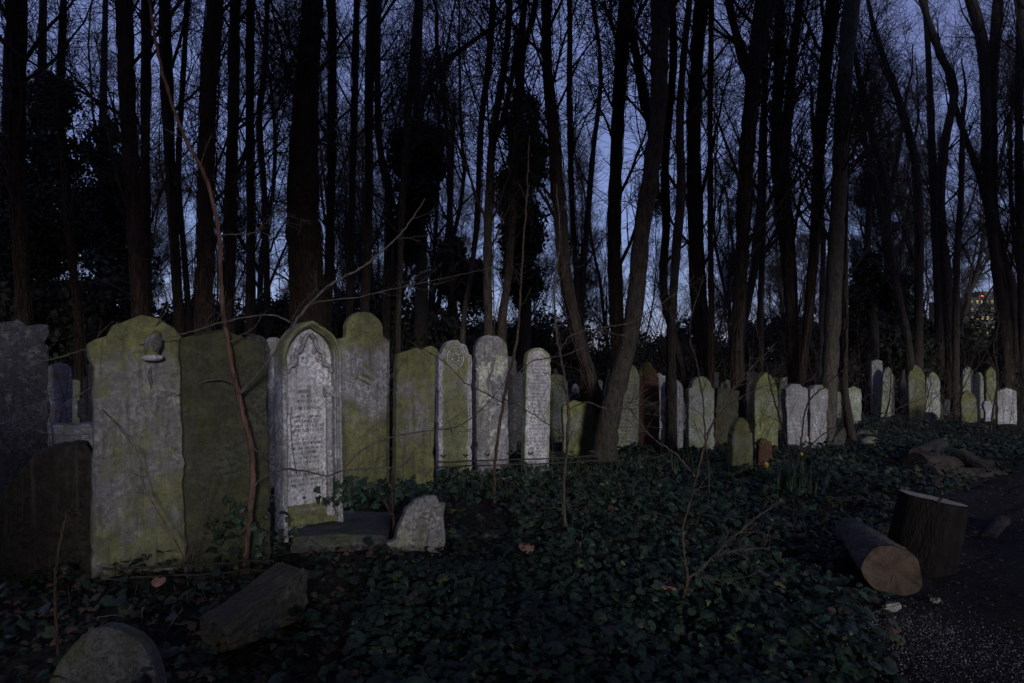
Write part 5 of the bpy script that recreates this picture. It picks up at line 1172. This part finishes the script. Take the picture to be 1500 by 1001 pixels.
# splinter on the stump
ring_relief('splinter', M['cut'], st, [(.2, .05, 0), (.22, .04, -.04), (.26, .03, -.07)], .012, 4, .3)
log(at(1340, 682, 9.8), at(1450, 690, 10.3), .19, .17, 'thick dark log lying sideways on the ivy, topmost of the far pile', 3, 'barkdark')
log(at(1362, 698, 9.0), at(1475, 700, 9.6), .13, .11, 'long dark log lying in front of the thick one in the far pile', 4, 'barkdark')
log(at(1345, 668, 10.6), at(1378, 652, 11.6), .13, .12, 'short log with angled sawn end at the left of the far pile', 5, 'bark')
log(at(1407, 666, 10.0), at(1450, 692, 9.6), .10, .09, 'slanting pale-ended log leaning on the far pile', 6, 'bark')
log(at(1462, 685, 10.6), at(1520, 685, 10.9), .10, .09, 'pale log reaching out of the right edge of the photo', 7, 'barkviolet')
log(at(1372, 725, 8.0), at(1368, 705, 8.4), .09, .08, 'small upright log stub in front of the far pile', 8, 'barkdark')
log(at(1448, 792, 5.8), at(1468, 765, 6.3), .07, .065, 'short log chunk tilted on the path, right of the stump', 9, 'bark')
log(at(1420, 787, 5.9), at(1445, 783, 6.1), .055, .05, 'small round log end low between stump and path chunk', 10, 'bark')
log(at(1288, 742, 7.0), at(1312, 742, 7.1), .055, .05, 'small branch section with pale end behind the stump', 11, 'bark')
log(at(1212, 738, 7.2), at(1262, 733, 7.4), .06, .055, 'mossy branch length on the ivy left of the stump', 12, 'barkdark')
hexa('wood_wedge', [g_(1292, 897, 3.9), g_(1312, 899, 3.9), g_(1322, 892, 4.0), g_(1300, 888, 4.05), g_(1293, 886, 3.9), g_(1318, 884, 3.9), g_(1321, 882, 4.0), g_(1297, 882, 4.05)], 'chunk', 'pale sawn wedge of wood on the path under the big log', 'wedge', None, 9, 1, .01)
hexa('wood_wedge', [g_(1362, 882, 4.1), g_(1378, 884, 4.1), g_(1380, 880, 4.2), g_(1364, 878, 4.2), g_(1364, 877, 4.1), g_(1376, 880, 4.1), g_(1379, 877, 4.2), g_(1366, 874, 4.2)], 'chunk', 'tiny pale wood offcut on the path below the stump', 'wedge', None, 10, 1, .01)

# ------------------------------------------------------------------ lit tower far off
td = 150; tp = at(1446, 500, td); tw_ = empty('tower_block', (tp.x, td, 0)); tw_.rotation_euler = (0, 0, 0)
def boxm(name, c, s, mat, parent, bev=0):
    bm = bmesh.new(); bmesh.ops.create_cube(bm, size=1)
    for v in bm.verts: v.co = Vector((v.co.x*s[0], v.co.y*s[1], v.co.z*s[2]))
    if bev: bmesh.ops.bevel(bm, geom=list(bm.edges), offset=bev, segments=1, affect='EDGES')
    me = bpy.data.meshes.new(name); bm.to_mesh(me); bm.free(); return link(name, me, mat, parent, c)
wallm = flat_mat('dark_concrete', (.05, .05, .055), .9, .5, .3, .1); lit = emit_mat('lit_window', (1., .78, .22), .42); lit2 = emit_mat('dim_lit_window', (.9, .8, .35), .15); redl = emit_mat('red_beacon', (1., .12, .10), 2.5)
boxm('wall', (0, 6, 8.7), (11, 12, 17.4), wallm, tw_); boxm('roof', (0, 6, 17.6), (11.4, 12.4, .4), wallm, tw_); boxm('lift_housing', (2.5, 6, 18.6), (4, 5, 1.8), wallm, tw_)
r = random.Random(4)
for fl_ in range(6):
    for cx in range(9):
        boxm('window', (-4.4+cx*1.1, -.06, 8.0+fl_*1.75), (.42, .1, .7), lit if r.random() < .5 else lit2, tw_)
boxm('beacon', (-1.0, .4, 18.1), (.9, .3, .35), redl, tw_, .1); boxm('lamp', (3.0, 0.4, 18.3), (.7, .3, .6), emit_mat('white_lamp', (.8, .85, 1.), 1.8), tw_, .1)
tag(tw_, 'distant tower block with yellow lit windows glowing through the trees at right', 'building')
lp = empty('street_lamp', (at(1056, 540, 75).x, 75, 0)); lathe('post', [(.08, 0), (.06, 1.9)], M['iron'], lp, (0, 0, 0), 8); lathe('lamp_head', [(.02, 0), (.22, .08), (.24, .25), (.05, .38)], emit_mat('orange_lamp', (1., .32, .06), .5), lp, (0, 0, 1.85), 10)
tag(lp, 'tiny distant orange lamp glimpsed between trunks above the olive headstone', 'lamp')
